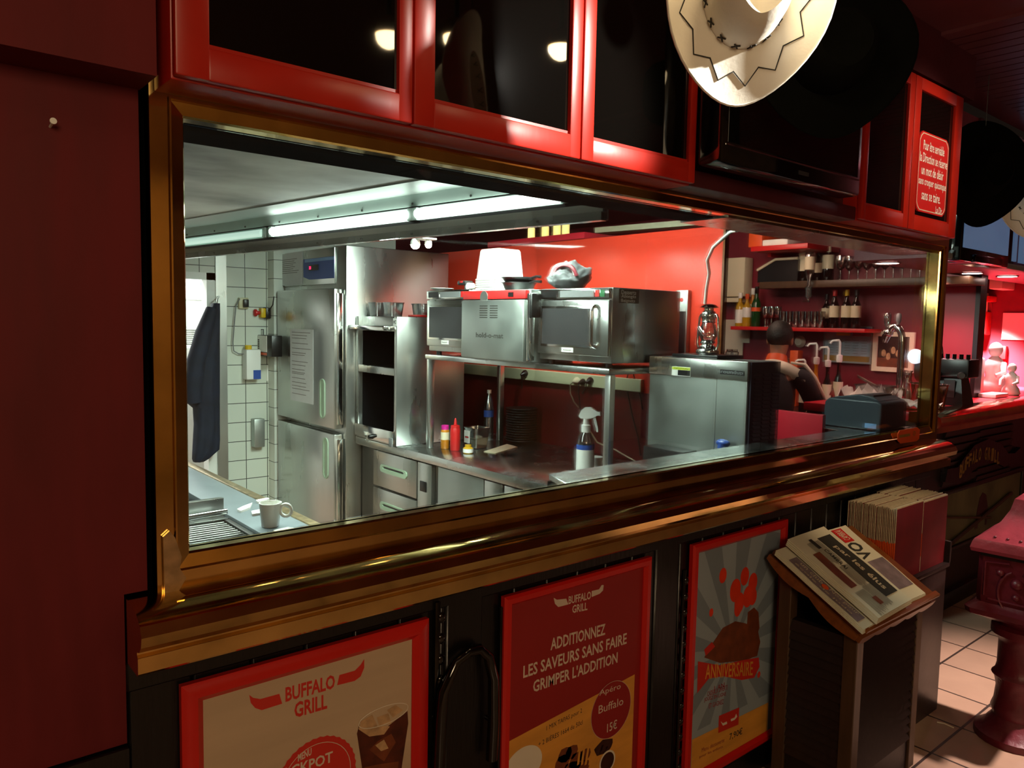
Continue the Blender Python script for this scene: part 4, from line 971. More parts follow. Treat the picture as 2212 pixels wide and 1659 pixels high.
for k in range(2):
    for j in range(6): ya, yb = pt(1036+22*k, 660, x=OX-.001).y, pt(1053+22*k, 660, x=OX-.001).y; zz = oz1-.085-.012*j; g.face([(OX-.0008, ya, zz), (OX-.0008, yb, zz), (OX-.0008, yb, zz+.005), (OX-.0008, ya, zz+.005)])
obj('pictogram_table', g, M['steel_dark'], hd_, 0)
obj('hinge_bar', G().box(OX+.01, OX+.05, oy0-.03, oy0-.008, oz0+.01, oz1-.02, .006), M['steel_bright'], ho)
obj('black_handle', G().box(OX-.012, OX+.055, oy0-.072, oy0-.045, oz1-.14, oz1-.02, .012), M['black'], ho)

# ---------------- things on the ovens
tb = pt(1080, 622, x=2.72); tz = mz1
tz = oz1
proto = obj('plastic_tub', tubshape(0, 0, 0, .1, .1, .172, .86, up=False, rim=.009), M['white'], smooth=50)
proto.location = (2.72, pt(1080, 600, x=2.72).y, tz+.0005); tag(proto, 'white plastic tub, undermost in the upturned stack over the holding cabinet', 'tub', 'upturned stack of white tubs')
for k, la in enumerate(('second', 'third', 'fourth', 'fifth', 'sixth')):
    copy_tree(proto, (proto.location.x, proto.location.y, tz+.0005+.0125*(k+1)), label=f'white plastic tub, {la} from below in the upturned stack' if k < 4 else 'white plastic tub, topmost of the upturned stack over the holding cabinet')
def pan(label, c_, r, h, ang, hl):
    t = thing('pan', label, 'pan', c_, 0, 'black pans on the ovens')
    obj('dish', G().lathe([(r*.8, 0), (r, h-.004), (r*1.06, h-.004), (r*1.06, h), (r*.97, h), (r*.76, .006)], n=32), M['black'], t, world=False)
    d_ = Vector((math.cos(ang), math.sin(ang), 0)); obj('handle', G().tube([d_*r*1.0+Vector((0, 0, h-.004)), d_*(r+hl*.5)+Vector((0, 0, h+.004)), d_*(r+hl)+Vector((0, 0, h))], [.007, .006, .008], 8), M['black'], t, world=False)
pc = pt(1121, 622, x=2.63); pc.z = oz1+.0005
pan('black round pan, lower of the two before the white tubs', pc, .088, .042, -1.6, .09); pan('black round pan, upper of the two before the white tubs', pc+Vector((.002, .003, .0125+.03)), .09, .026, -1.45, .06)
# grey cap bundle
cb = pt(1232, 616, x=2.76); cb.z = mz1
t = thing('cloth_bundle', 'crumpled grey cap with pink and white stripes on the big microwave', 'cloth', cb)
g = G().ball((0, 0, .07), .112, 64, 40, (.95, 1.0, .66))
from mathutils import noise
for v in g.bm.verts:
    n_ = noise.noise(v.co*14)*.034+abs(noise.noise(v.co*30+Vector((3, 1, 2))))*-.030+noise.noise(v.co*70)*.006; v.co += v.co.normalized()*n_; v.co.z = max(.0008, v.co.z)
obj('cap', g, M['grey_cloth'], t, 80, world=False)
g = G().tube([(-.085+.002*i, .05-.006*i+.02*math.sin(i*.3), .075+.055*math.sin(PI*i/20)) for i in range(21)], .008, 6); obj('white_stripe', g, M['white'], t, 60, world=False)
g = G().tube([(-.09+.002*i, .03-.006*i+.015*math.sin(i*.3), .07+.055*math.sin(PI*i/20)) for i in range(21)], .010, 6); obj('pink_stripe', g, M['iron_red_top'], t, 60, world=False)
g = G().tube([(0, .06, .085), (-.01, .10, .10), (-.02, .115, .08), (-.01, .09, .055)], [.02, .02, .018, .012], 8); obj('folded_flap', g, M['grey_cloth'], t, 60, world=False)
# label gun and plates on the small microwave
gz = pt(955, 626, x=MX).z; q = pt(1006, 616, x=2.63)
t = thing('label_gun', 'grey and red label gun lying on the smaller microwave', 'tool', (q.x, q.y, gz))
obj('head', G().box(q.x-.03, q.x+.03, q.y-.035, q.y+.045, gz+.028, gz+.052, .008), M['dark_grey'], t); obj('grip', G().box(q.x-.012, q.x+.014, q.y-.03, q.y+.0, gz+.0005, gz+.03, .006), M['mid_grey'], t); obj('roll', G().cyl((q.x-.02, q.y-.045, gz+.02), (q.x+.02, q.y-.045, gz+.02), .02), M['white'], t); obj('trigger', G().box(q.x-.035, q.x-.028, q.y-.01, q.y+.01, gz+.04, gz+.05), M['red'], t)
def plate(label, c_, r, m='white_gloss', group=None):
    o = obj('plate', G().lathe([(r*.55, 0), (r*.6, .003), (r, .012), (r, .015), (r*.6, .007), (.001, .006)], c_, 28), M[m]); origin(o, c_); return tag(o, label, 'plate', group)
q = pt(955, 622, x=2.63); plate('white plate lying on the smaller microwave', (q.x, q.y, gz+.0005), .07)
pz = hz1
for k in range(4):
    la = ('bottom', 'second', 'third', 'top')[k]; plate(f'white plate, {la} one of the short stack beside the smaller microwave' , (HX+.42, hy0+.24, hz1+.0005+.02*k), .075, group='plates on the warming cabinet')

# ---------------- red wall fittings
RX = 3.30
a, b = pt(1085, 792, x=RX), pt(1392, 824, x=RX); c_ = pt(1085, 815, x=RX); d_ = pt(1392, 858, x=RX)
tk = obj('cable_trunking', G().box(RX-.03, RX-.0005, b.y, pt(935, 790, x=RX).y, c_.z+.0, a.z), M['cream_plastic'], bevel=.004); origin(tk, (RX, a.y, c_.z)); tag(tk, 'long cream cable trunking with sockets along the red wall', 'trunking')
zk = (c_.z+a.z)/2
def plug(label, px, py, m, tail, thick=.022):
    p_ = pt(px, py, x=RX-.05); t = thing('plug', label, 'plug', (RX-.03, p_.y, p_.z))
    obj('body', G().lathe([(thick, 0), (thick, .012), (thick*.6, .03), (.006, .045)], (RX-.0305, p_.y, p_.z), 14, (-1, 0, -.25)), M[m], t, 50)
    pts = [Vector((RX-.07, p_.y, p_.z-.012))]+[pt(*q, x=RX-.06) for q in tail]; obj('cable', G().tube(pts, .004, 6), M[m], t, 60)
plug('black plug with a short cable in the left trunking socket', 1131, 806, 'black', [(1128, 822), (1127, 840)])
plug('cream plug with a pale cable in the right trunking socket', 1243, 822, 'cream', [(1232, 830), (1232, 850), (1240, 868), (1250, 880)])
plug('black plug beside the cream one on the trunking', 1256, 824, 'black', [(1250, 845), (1253, 880), (1257, 900)], .018); plug('black round plug, rightmost by the rack leg', 1272, 822, 'black', [(1266, 836), (1258, 850)], .022)
for k, (la, pts) in enumerate((('left black cable hanging beside the shelf rack leg', [(1358, 800), (1353, 825), (1356, 850), (1366, 900), (1378, 945), (1384, 985)]), ('right black cable hanging beside the shelf rack leg', [(1366, 800), (1374, 830), (1383, 855), (1388, 885)]))):
    P_ = [pt(*q, x=RX-.02) for q in pts]; o = obj('cable', G().tube(P_, .0045, 6), M['black'], smooth=60); origin(o, P_[-1]); tag(o, la, 'cable')
P_ = [pt(*q, x=RX-.10) for q in [(1274, 930), (1290, 955), (1310, 965), (1330, 972), (1352, 985), (1372, 996)]]; o = obj('cable', G().tube(P_, .0045, 6), M['cream'], smooth=60); origin(o, P_[-1]); tag(o, 'cream cable drooping behind the spray bottle', 'cable')
a, b = pt(1461, 627, x=RX-.03), pt(1481, 770, x=RX-.03)
t = thing('slotted_bracket', 'grey steel bracket strip with red dots on the red wall', 'bracket', (RX, a.y, b.z))
obj('strip', G().box(RX-.03, RX-.0005, b.y, a.y, b.z, a.z, .003), M['steel_dull'], t); g = G()
obj('dark_slot', G().box(RX-.032, RX-.029, b.y+.01, a.y-.006, b.z, a.z-.11), M['black'], t, 0); obj('red_dot', G().lathe([(.011, 0), (.011, .001)], (RX-.0305, (a.y+b.y)/2, a.z-.05), 16, (-1, 0, 0)), M['red'], t)

# ---------------- things on the worktop
def put(name, label, cat, px, py, build, group=None, z=None, rot=0):
    p_ = pt(px, py, z=WZ if z is None else z); t = thing(name, label, cat, (p_.x, p_.y, p_.z+.0006), rot, group); build(t); return t
def b_ketchup(t):
    obj('bottle_body', G().lathe([(.028, 0), (.030, .004), (.030, .125), (.026, .135)], n=20), M['red'], t, 50, world=False); obj('nozzle', G().lathe([(.028, .134), (.027, .148), (.010, .152), (.006, .185), (.003, .192)], n=16), M['red'], t, 50, world=False)
put('squeeze_bottle', 'red squeeze bottle with a pointed nozzle on the worktop', 'bottle', 983, 973, b_ketchup)
def b_spice(t):
    obj('bottle_body', G().lathe([(.024, 0), (.026, .004), (.026, .105), (.022, .115)], n=20), M['amber'], t, 50, world=False); obj('cap', G().lathe([(.022, .114), (.023, .118), (.023, .14)], n=20), M['pink'], t, 50, world=False); obj('label', G().lathe([(.0264, .055), (.0264, .1)], n=20), M['cream'], t, 50, world=False)
put('spice_bottle', 'pink capped spice bottle left of the red squeeze bottle', 'bottle', 961, 969, b_spice)
def b_box(t):
    obj('tub', tubshape(0, 0, 0, .055, .062, .125, .78), M['clear_plastic'], t, 50, world=False); obj('contents', tubshape(0, 0, .005, .046, .052, .06, .9), M['cream'], t, 50, world=False)
    obj('label', G().box(-.056, -.053, .0, .055, .03, .105), M['white'], t, 0, world=False); obj('label_mark', G().box(-.0565, -.0558, .01, .045, .06, .07), M['red'], t, 0, world=False)
put('plastic_container', 'clear square tub with a white label behind the red squeeze bottle', 'container', 1030, 967, b_box)
def b_pot(t):
    obj('pot', G().lathe([(.028, 0), (.03, .003), (.03, .03), (.02, .036), (.019, .05), (.001, .051)], n=22), M['bottle_yellow'], t, 50, world=False); obj('label', G().lathe([(.0304, .006), (.0304, .027)], n=22), M['white'], t, 50, world=False)
put('small_pot', 'small yellow pot with a white label before the square tub', 'pot', 1011, 979, b_pot)
bp_ = pt(1105, 956, z=WZ); pr_ = None
for k in range(14):
    if k == 0: pr_ = plate('black plate, bottom one of the tall stack on the worktop', (bp_.x+.08, bp_.y, WZ+.0005), .10, 'dark_grey', 'black plates stacked on the worktop')
    else: copy_tree(pr_, (bp_.x+.08, bp_.y, WZ+.0005+.0155*k), label='black plate, topmost of the tall stack on the worktop' if k == 13 else 'black plate inside the tall stack on the worktop')
def b_water(t):
    obj('bottle_body', G().lathe([(.03, 0), (.033, .01), (.033, .09), (.03, .1), (.033, .11), (.033, .16), (.026, .2), (.014, .228), (.012, .245), (.001, .246)], n=22), M['clear_plastic'], t, 50, world=False); obj('label', G().lathe([(.0336, .115), (.0336, .15)], n=22), M['blue'], t, 50, world=False); obj('cap', G().lathe([(.0145, .24), (.0145, .258), (.001, .259)], n=14), M['white'], t, 50, world=False)
w0 = pt(1057, 842, x=3.1); t = thing('water_bottle', 'clear water bottle with a blue label behind the black plates', 'bottle', (3.1, w0.y, WZ+.0006)); b_water(t); t.scale = (1, 1, max(1.0, (w0.z-WZ)/.259))
o = obj('paper_strip', G().hexa([pt(px, py, z=WZ+.0006) for px, py in ((1045, 976), (1070, 980), (1118, 966), (1095, 960))], [pt(px, py, z=WZ+.0006)+Vector((0, 0, .003)) for px, py in ((1045, 976), (1070, 980), (1118, 966), (1095, 960))]), M['cream']); origin(o, pt(1082, 970, z=WZ)); tag(o, 'pale paper strip lying before the black plates', 'paper')
# spray bottle
sb_ = pt(1263, 1034, z=WZ); k = .27/.30
t = thing('spray_bottle', 'pale spray bottle with a white trigger head on the worktop', 'spray bottle', (sb_.x, sb_.y, WZ+.0006))
H_ = pt(1272, 880, x=sb_.x).z-WZ; k = H_/.30; t.scale = (k, k, k)
obj('bottle_body', G().lathe([(.034, 0), (.037, .006), (.037, .15), (.034, .165), (.019, .195), (.018, .2)], n=24), M['clear_plastic'], t, 50, world=False)
obj('liquid', G().lathe([(.033, .003), (.0355, .008), (.0355, .14), (.001, .141)], n=24), M['light_blue'], t, 50, world=False)
obj('label', G().lathe([(.0375, .03), (.0375, .145)], n=24), M['white'], t, 50, world=False); obj('label_band', G().lathe([(.0378, .125), (.0378, .145)], n=24), M['blue'], t, 50, world=False)
obj('collar', G().lathe([(.019, .195), (.0195, .225), (.013, .228), (.012, .25)], n=18), M['white'], t, 50, world=False)
dv = Vector((.45, -.89, 0))
def hp_(u, z, s): n_ = Vector((dv.y, -dv.x, 0)); return [dv*u+n_*(-s)+Vector((0, 0, z)), dv*u+n_*s+Vector((0, 0, z))]
prof = [(-.03, .262), (-.022, .252), (.02, .252), (.05, .268), (.062, .268), (.062, .282), (.045, .286), (.02, .300), (-.005, .298), (-.02, .285)]
g = G(); A_ = [hp_(u, z, .011)[0] for u, z in prof]; B_ = [hp_(u, z, .011)[1] for u, z in prof]; g.rings([A_, B_]); obj('spray_head', g, M['white'], t, 30, world=False)
prof = [(.028, .262), (.04, .262), (.052, .225), (.055, .2), (.047, .2), (.042, .222)]
g = G(); g.rings([[hp_(u, z, .007)[0] for u, z in prof], [hp_(u, z, .007)[1] for u, z in prof]]); obj('trigger', g, M['white'], t, 30, world=False)
q = pt(1292, 992, x=sb_.x+.12); t = thing('tape_dispenser', 'white mug with a round handle standing behind the spray bottle', 'mug', (q.x, q.y+.02, WZ+.0006))
t['category'] = 'mug'; t.name = 'mug'
obj('cup', G().lathe([(.03, 0), (.036, .004), (.04, .09), (.036, .09), (.033, .008)], n=22), M['white_gloss'], t, 50, world=False); obj('handle', G().tube([(.012+.0*i, -.052-.02*math.cos(2*PI*i/16), .05+.024*math.sin(2*PI*i/16)) for i in range(16)], .006, 8, True), M['white_gloss'], t, 60, world=False)

# ---------------- pass shelf
PZ = 1.236
g = G().prism([(1.60, .044), (3.99, .044), (3.99, .35), (3.545, .35), (3.545, .20), (1.665, .20)], 'z', PZ-.02, PZ); o = obj('pass_shelf', g, M['steel_h'], bevel=.003); origin(o, (2.8, .12, PZ-.02)); tag(o, 'long stainless steel pass shelf just inside the opening', 'shelf')
# ---------------- toaster
TXa = pt(1625, 790, y=.212).x; TXb = pt(1690, 790, y=.212).x; ty0 = .212; ty1 = min(pt(1386, 780, x=TXa).y, sy0-.006); tz1 = (pt(1500, 775, x=TXa).z); tz0 = WZ
to = thing('toaster', 'big upright steel bun toaster with a louvred black side near the pass shelf', 'toaster', ((TXa+TXb)/2, .5, tz0))
obj('casing', G().box(TXa+.006, TXb, ty0+.02, ty1, tz0+.03, tz1, .008), M['steel_dull'], to)
g = G()
for x in (TXa+.04, TXb-.04):
    for y in (ty0+.06, ty1-.05): g.cyl((x, y, tz0+.0006), (x, y, tz0+.032), .014)
obj('feet', g, M['black'], to)
zb_ = pt(1500, 815, x=TXa).z
ys_ = pt(1546, 880, x=TXa).y
obj('front_panel', G().box(TXa, TXa+.01, ys_+.001, ty1, tz0+.03, zb_), M['steel_dull'], to, bevel=.002); obj('front_panel', G().box(TXa, TXa+.01, ty0+.02, ys_-.001, tz0+.03, zb_), M['steel_dull'], to, bevel=.002)
hb = obj('hood_band', G().box(TXa-.006, TXa+.03, ty0+.016, ty1+.003, zb_, tz1+.002, .006), M['steel'], to)
g = G().box(TXa+.01, TXb, ty0+.008, ty0+.02, tz0+.03, tz1-.002)
for c2 in range(3):
    for k in range(19): x_ = TXa+.03+c2*(TXb-TXa-.03)/3; z_ = tz1-.06-k*.017; g.hexa([(x_, ty0, z_), (x_+.055, ty0, z_), (x_+.055, ty0+.009, z_), (x_, ty0+.009, z_)], [(x_, ty0+.006, z_+.009), (x_+.055, ty0+.006, z_+.009), (x_+.055, ty0+.009, z_+.009), (x_, ty0+.009, z_+.009)])
obj('louvred_side', g, M['louvre_grey'], to, 0)
a, b = pt(1556, 798, x=TXa-.007), pt(1608, 812, x=TXa-.007); obj('badge', G().box(TXa-.008, TXa-.005, b.y, a.y, b.z, a.z), M['black'], hb, 0)
g = G(); zz = (a.z+b.z)/2; textfit(g, 'roundup', (TXa-.009, a.y-.004, zz), (TXa-.009, b.y+.006, zz), .021, .02); obj('badge_lettering', g, M['mid_grey'], hb, 0)
a, b = pt(1452, 791, x=TXa-.007), pt(1491, 814, x=TXa-.007); lb = obj('warning_label', G().box(TXa-.0075, TXa-.005, b.y, a.y, b.z, a.z), M['white'], hb, 0, label='white warning label with a lime strip')
obj('label_strip', G().box(TXa-.0082, TXa-.0075, b.y+.002, a.y-.002, a.z-(a.z-b.z)*.32, a.z-.002), M['lime'], lb, 0); obj('label_block', G().box(TXa-.0082, TXa-.0075, b.y+.002, a.y-(a.y-b.y)*.33, b.z+.003, a.z-(a.z-b.z)*.36), M['black'], lb, 0)
g = G(); textfit(g, 'CAUTION', (TXa-.0087, a.y-.012, a.z-(a.z-b.z)*.17), (TXa-.0087, b.y+.012, a.z-(a.z-b.z)*.17), .007, .01); obj('label_lettering', g, M['ink'], lb, 0)
# tray, lantern and jars on the toaster
lx, ly = (TXa+TXb)/2+.01, pt(1525, 768, x=(TXa+TXb)/2).y
o = obj('black_tray', G().box(TXa+.02, TXb-.01, ly-.13, ly+.12, tz1+.0026, tz1+.018, .005), M['black']); origin(o, (lx, ly, tz1+.0026)); tag(o, 'black tray on the toaster under the lantern', 'tray')
lt = thing('lantern', 'silver hurricane lantern standing on the toaster', 'lantern', (lx, ly, tz1+.0186)); LH = pt(1525, 655, x=lx).z-tz1-.0186; s_ = LH/.24; lt.scale = (s_, s_, s_)
obj('tank', G().lathe([(.05, 0), (.054, .006), (.054, .018), (.046, .026), (.036, .034), (.028, .044), (.028, .052)], n=24), M['steel_bright'], lt, 50, world=False)
obj('burner', G().lathe([(.034, .05), (.036, .056), (.03, .064), (.012, .07)], n=20), M['steel_bright'], lt, 50, world=False)
obj('globe', G().lathe([(.03, .062), (.041, .085), (.042, .105), (.034, .135), (.028, .15)], n=24), M['thin_glass'], lt, 60, world=False)
obj('chimney', G().lathe([(.03, .148), (.034, .152), (.03, .16), (.034, .17), (.036, .185), (.03, .2), (.022, .206), (.022, .214), (.045, .22), (.03, .232), (.004, .24)], n=24), M['steel_bright'], lt, 50, world=False)
for s in (-1, 1): obj('side_tube', G().tube([(0, s*.05, .02), (0, s*.06, .05), (0, s*.056, .12), (0, s*.052, .17), (0, s*.044, .186), (0, s*.034, .188)], .0055, 8), M['steel_bright'], lt, 60, world=False)
obj('guard_wire', G().tube([(.04*math.cos(a_), .04*math.sin(a_), .09+.01*math.sin(3*a_)) for a_ in [2*PI*i/24 for i in range(24)]], .002, 5, True).tube([(-.03, -.03, .075), (-.042, 0, .105), (-.03, .03, .13)], .002, 5), M['steel_bright'], lt, 60, world=False)
P_ = [pt(1523, 656, y=ly), pt(1526, 625, y=ly-.02), pt(1532, 590, y=ly-.05), pt(1528, 562, y=ly-.08), pt(1540, 535, y=ly-.12), pt(1560, 517, y=ly-.16), pt(1580, 500, y=ly-.2), pt(1592, 490, y=.225)]
P_[-1].z = 2.1
o = obj('power_cord', G().tube(P_, .0075, 8), M['white'], smooth=60); origin(o, P_[0]); tag(o, 'white cord running from the lantern up to the header', 'cord')
for k, (px, la) in enumerate(((1575, 'left small glass jar at the back of the toaster'), (1587, 'right small glass jar at the back of the toaster'))):
    q = pt(px, 770, x=TXb-.03); o = obj('glass_jar', G().lathe([(.016, 0), (.018, .003), (.018, .028), (.013, .032), (.013, .04), (.001, .041)], (TXb-.03, q.y, tz1+.0026), 16), M['thin_glass'], smooth=50); origin(o, (TXb-.03, q.y, tz1+.0026)); tag(o, la, 'jar', 'jars on the toaster')
q = pt(1562, 957, x=TXa-.04); o = obj('blue_sponge', G().ball((TXa-.04, q.y, q.z), .03, 16, 10, (.7, 1.1, .55)), M['blue'], smooth=60)
origin(o, (TXa-.04, q.y, q.z)); tag(o, 'blue oven mitt leaning on the toaster behind the pass shelf', 'cloth'); o.name = 'oven_mitt'
g = G().tube([(TXa-.04, q.y, q.z-.005), (TXa-.042, q.y, (q.z+WZ)/2), (TXa-.045, q.y, WZ+.0008)], [.022, .03, .036], 14); g.xf(Matrix.Translation((-o.location.x, -o.location.y, -o.location.z))); obj('mitt_cuff', g, M['blue'], o, 60, world=False)
a, b = pt(1405, 960, x=TXa-.05), pt(1492, 975, x=TXa-.05); o = obj('drip_tray', G().box(TXa-.1, TXa-.004, b.y, a.y, WZ+.0006, a.z, .004), M['black']); origin(o, (TXa-.05, a.y, WZ)); tag(o, 'black landing tray at the foot of the toaster', 'tray')

# ---------------- cooking counter at the lower left
CZ = 1.0; gy1 = 2.35
gc = thing('cooking_counter', 'blue-grey steel cooking counter with a ribbed griddle at the lower left of the opening', 'counter', (.8, 1.3, 0))
ex0, ex1 = pt(402, 1008, z=CZ).x, 1.195
XS = pt(470, 1087, z=CZ).x-.03
ydv = pt(478, 1108, z=CZ).y
obj('top', G().box(XS, 1.16, .24, gy1, CZ-.04, CZ, .004).box(.3, XS, ydv+.62, gy1, CZ-.04, CZ, .004).box(.3, XS, .24, .30, CZ-.04, CZ), M['blue_steel'], gc)
obj('brown_edge', G().box(1.16, 1.197, .24, gy1+.1, CZ-.05, CZ+.004, .003), M['brass_worn'], gc)
obj('cabinet_body', G().box(.3, 1.15, .26, gy1, .1, CZ-.12).box(XS, 1.15, .26, gy1, CZ-.12, CZ-.041), M['steel_dark'], gc)
obj('feet', G().box(.34, .4, .3, .36, 0, .1).box(1.05, 1.1, .3, .36, 0, .1).box(.34, .4, gy1-.1, gy1-.04, 0, .1).box(1.05, 1.1, gy1-.1, gy1-.04, 0, .1), M['steel_dark'], gc)
obj('fryer_well', G().box(.3, XS, ydv+.05, ydv+.62, CZ-.12, CZ-.1), M['black'], gc)
obj('divider', G().box(.3, XS+.0, ydv+.0, ydv+.025, CZ-.12, CZ+.055, .004).box(.3, XS, ydv-.05, ydv, CZ-.03, CZ-.01, .003), M['steel'], gc)
obj('griddle', G().box(.3, XS-.024, .31, ydv-.055, CZ-.12, CZ-.026), M['black'], gc)
g = G(); y = .32
while y < ydv-.09: g.box(.3, XS-.03, y, y+.010, CZ-.026, CZ-.010, .003, 1); y += .026
obj('griddle_ribs', g, M['steel_dark'], gc)
obj('griddle_rod', G().cyl((.3, ydv-.062, CZ+.004), (XS-.01, ydv-.055, CZ+.018), .010), M['steel_bright'], gc); obj('side_rail', G().box(XS-.022, XS-.002, .3, ydv-.06, CZ-.06, CZ-.01, .003), M['steel_dark'], gc)
mg = pt(584, 1137, z=CZ); mh = pt(584, 1086, x=mg.x).z-CZ
t = thing('mug', 'pale green-white mug standing on the cooking counter', 'mug', (mg.x, mg.y, CZ+.0006)); k = mh/.09; t.scale = (k, k, k)
obj('cup', G().lathe([(.029, 0), (.032, .003), (.0405, .088), (.0415, .09), (.038, .09), (.030, .006), (.001, .005)], n=28), M['white_gloss'], t, 50, world=False)
hd2 = Vector((.77, -.64, 0)); obj('handle', G().tube([hd2*(.058+.021*math.cos(2*PI*i/18))+Vector((0, 0, .062+.023*math.sin(2*PI*i/18))) for i in range(18)], .0062, 10, True), M['white_gloss'], t, 60, world=False)
for la, q in (('crumpled white paper twist on the cooking counter', ((512, 1104), (524, 1098), (545, 1090), (540, 1100), (520, 1108))), ('white paper slip beside the mug on the cooking counter', ((543, 1108), (563, 1104), (565, 1112), (545, 1115))), ('long white strip lying before the mug at the counter edge', ((590, 1150), (622, 1143), (640, 1146), (600, 1156))), ('white strip behind the mug on the counter edge', ((553, 1084), (578, 1079), (582, 1082), (557, 1088)))):
    a_ = [pt(*p_, z=CZ+.0006) for p_ in q]; o = obj('paper_scrap', G().hexa(a_, [p_+Vector((0, 0, .008)) for p_ in a_]), M['white']); origin(o, a_[0]); tag(o, la, 'paper')

# ---------------- extractor hood
A0, B0 = pt(396, 559, z=2.065), pt(1392, 468, z=2.065)
e_ = (B0-A0).normalized(); A1 = A0-e_*.35; s_ = (0.225-B0.y)/e_.y; B1 = B0+e_*s_
nn = Vector((e_.y, -e_.x, 0));
if nn.x > 0: nn = -nn
def hseg(n0, n1, z0, z1, P=A1, Q=B1): return G().hexa([P+nn*n0+Vector((0, 0, z0-P.z)), Q+nn*n0+Vector((0, 0, z0-Q.z)), Q+nn*n1+Vector((0, 0, z0-Q.z)), P+nn*n1+Vector((0, 0, z0-P.z))], [P+nn*n0+Vector((0, 0, z1-P.z)), Q+nn*n0+Vector((0, 0, z1-Q.z)), Q+nn*n1+Vector((0, 0, z1-Q.z)), P+nn*n1+Vector((0, 0, z1-P.z))])
eh = thing('extractor_hood', 'long stained steel extractor hood over the cooking counter', 'hood', (A1+B1)/2+nn*.6)
obj('rim', hseg(-.02, .012, 2.065, 2.095), M['steel_h'], eh); obj('flange', hseg(-.004, .004, 2.095, 2.122), M['steel_bright'], eh, 0)
obj('outer_wall', hseg(-.03, -.02, 2.07, 2.74), M['steel'], eh)
obj('shadow_gap', hseg(-.015, .002, 2.122, 2.135), M['black'], eh, 0)
obj('lamp_tray', hseg(-.015, -.005, 2.135, 2.188), M['hood_white'], eh, 0); obj('black_seam', hseg(-.012, .004, 2.188, 2.194), M['black'], eh, 0)
obj('upper_strip', hseg(-.01, .006, 2.194, 2.245), M['hood_white'], eh, 0)
obj('canopy_ceiling', hseg(-.01, 1.5, 2.245, 2.26), M['hood_steel'], eh, 0)
obj('filter_band', hseg(.03, .22, 2.238, 2.246), M['steel_dull'], eh, 0)
g = G()
for i in range(9):
    p_ = A1+e_*((B1-A1).length*(.12+.1*i)); g.cyl(p_+nn*.006+Vector((0, 0, 2.205-p_.z)), p_+nn*.010+Vector((0, 0, 2.205-p_.z)), .005, n=8).cyl(p_+nn*.012+Vector((0, 0, 2.08-p_.z)), p_+nn*.015+Vector((0, 0, 2.08-p_.z)), .004, n=8)
obj('screws', g, M['steel_dark'], eh)
def along(px, z):
    for i in range(4000):
        p_ = A1+(B1-A1)*(i/4000); d_ = p_-CAMP
        if 1106+FPX*d_.dot(RGT)/d_.dot(FWD) >= px: return Vector((p_.x, p_.y, z))
    return Vector((B1.x, B1.y, z))
for (pa, pb, la) in ((399, 572, 'added glowing tube for the lit housing at the left end of the extractor hood'), (592, 885, 'left fluorescent strip light under the extractor hood'), (905, 1216, 'right fluorescent strip light under the extractor hood')):
    P, Q = along(pa, 2.16), along(pb, 2.16); t = thing('strip_light', la, 'lamp', (P+Q)/2, group='strip lights of the hood')
    obj('tube', G().tube([P+nn*.012, Q+nn*.012], .019, 12), M['housing_glow' if pa < 500 else 'tube'], t, 60); obj('holder', hseg(-.003, .016, 2.135, 2.186, P-e_*.03, P), M['hood_white'], t, 0); obj('holder', hseg(-.003, .016, 2.135, 2.186, Q, Q+e_*.03), M['hood_white'], t, 0)

# ---------------- twin spotlight
sp_ = pt(897, 529, y=2.2); t = thing('spotlight', 'twin white spotlight hanging over the refrigerator end of the worktop', 'lamp', (sp_.x, sp_.y, 2.745))
obj('rod', G().cyl((sp_.x+.03, sp_.y-.03, sp_.z+.03), (sp_.x+.03, sp_.y-.03, 2.745), .008).box(sp_.x-.01, sp_.x+.09, sp_.y-.09, sp_.y+.0, sp_.z+.028, sp_.z+.04, .004), M['white'], t)
for dx2, dy2, r_ in ((0, 0, .030), (.05, -.06, .022)): obj('lamp_head', G().lathe([(r_*.6, .035), (r_*.9, .02), (r_, 0)], (sp_.x+dx2, sp_.y+dy2, sp_.z), 18), M['white'], t, 50); obj('bulb', G().ball((sp_.x+dx2, sp_.y+dy2, sp_.z-.004), r_*.85, 14, 8, (1, 1, .8)), M['bulb_white'], t)

# ---------------- tiled corner fittings
es = pt(567, 676, x=2.2300); t = thing('emergency_stop', 'yellow emergency stop box with a red button on the tiled pillar', 'switch', (2.2800, es.y, es.z-.03))
obj('back_box', G().box(2.2450, 2.2795, es.y-.035, es.y+.03, es.z-.04, es.z+.04, .005), M['black'], t); obj('yellow_box', G().box(2.2100, 2.2460, es.y-.028, es.y+.035, es.z-.035, es.z+.035, .006), M['yellow'], t); obj('button', G().lathe([(.014, 0), (.014, .02), (.026, .024), (.026, .036), (.02, .042)], (2.2095, es.y+.004, es.z), 18, (-1, 0, 0)), M['red'], t, 50)
obj('cable', G().tube([(2.2600, es.y-.03, es.z+.01), (2.2750, es.y-.08, es.z+.06), (2.2760, es.y-.10, es.z+.12)], .004, 6), M['black'], t, 60)
a, b = pt(538, 722, x=2.2000), pt(577, 770, x=2.2000); t = thing('control_box', 'black control box with a white instruction card hanging on the pillar', 'box', (2.2800, (a.y+b.y)/2, b.z))
obj('casing', G().box(2.2020, 2.2795, b.y-.08, a.y, b.z, a.z, .004), M['black'], t); obj('card', G().box(2.1995, 2.2020, b.y+.004, a.y-.004, b.z+(a.z-b.z)*.2, a.z-.004), M['white'], t, 0)
g = G(); zz = (a.z+b.z)/2+.03; textfit(g, 'TIMER', (2.1990, a.y-.02, zz+.02), (2.1990, (a.y+b.y)/2+.01, zz+.02), .03, .01)
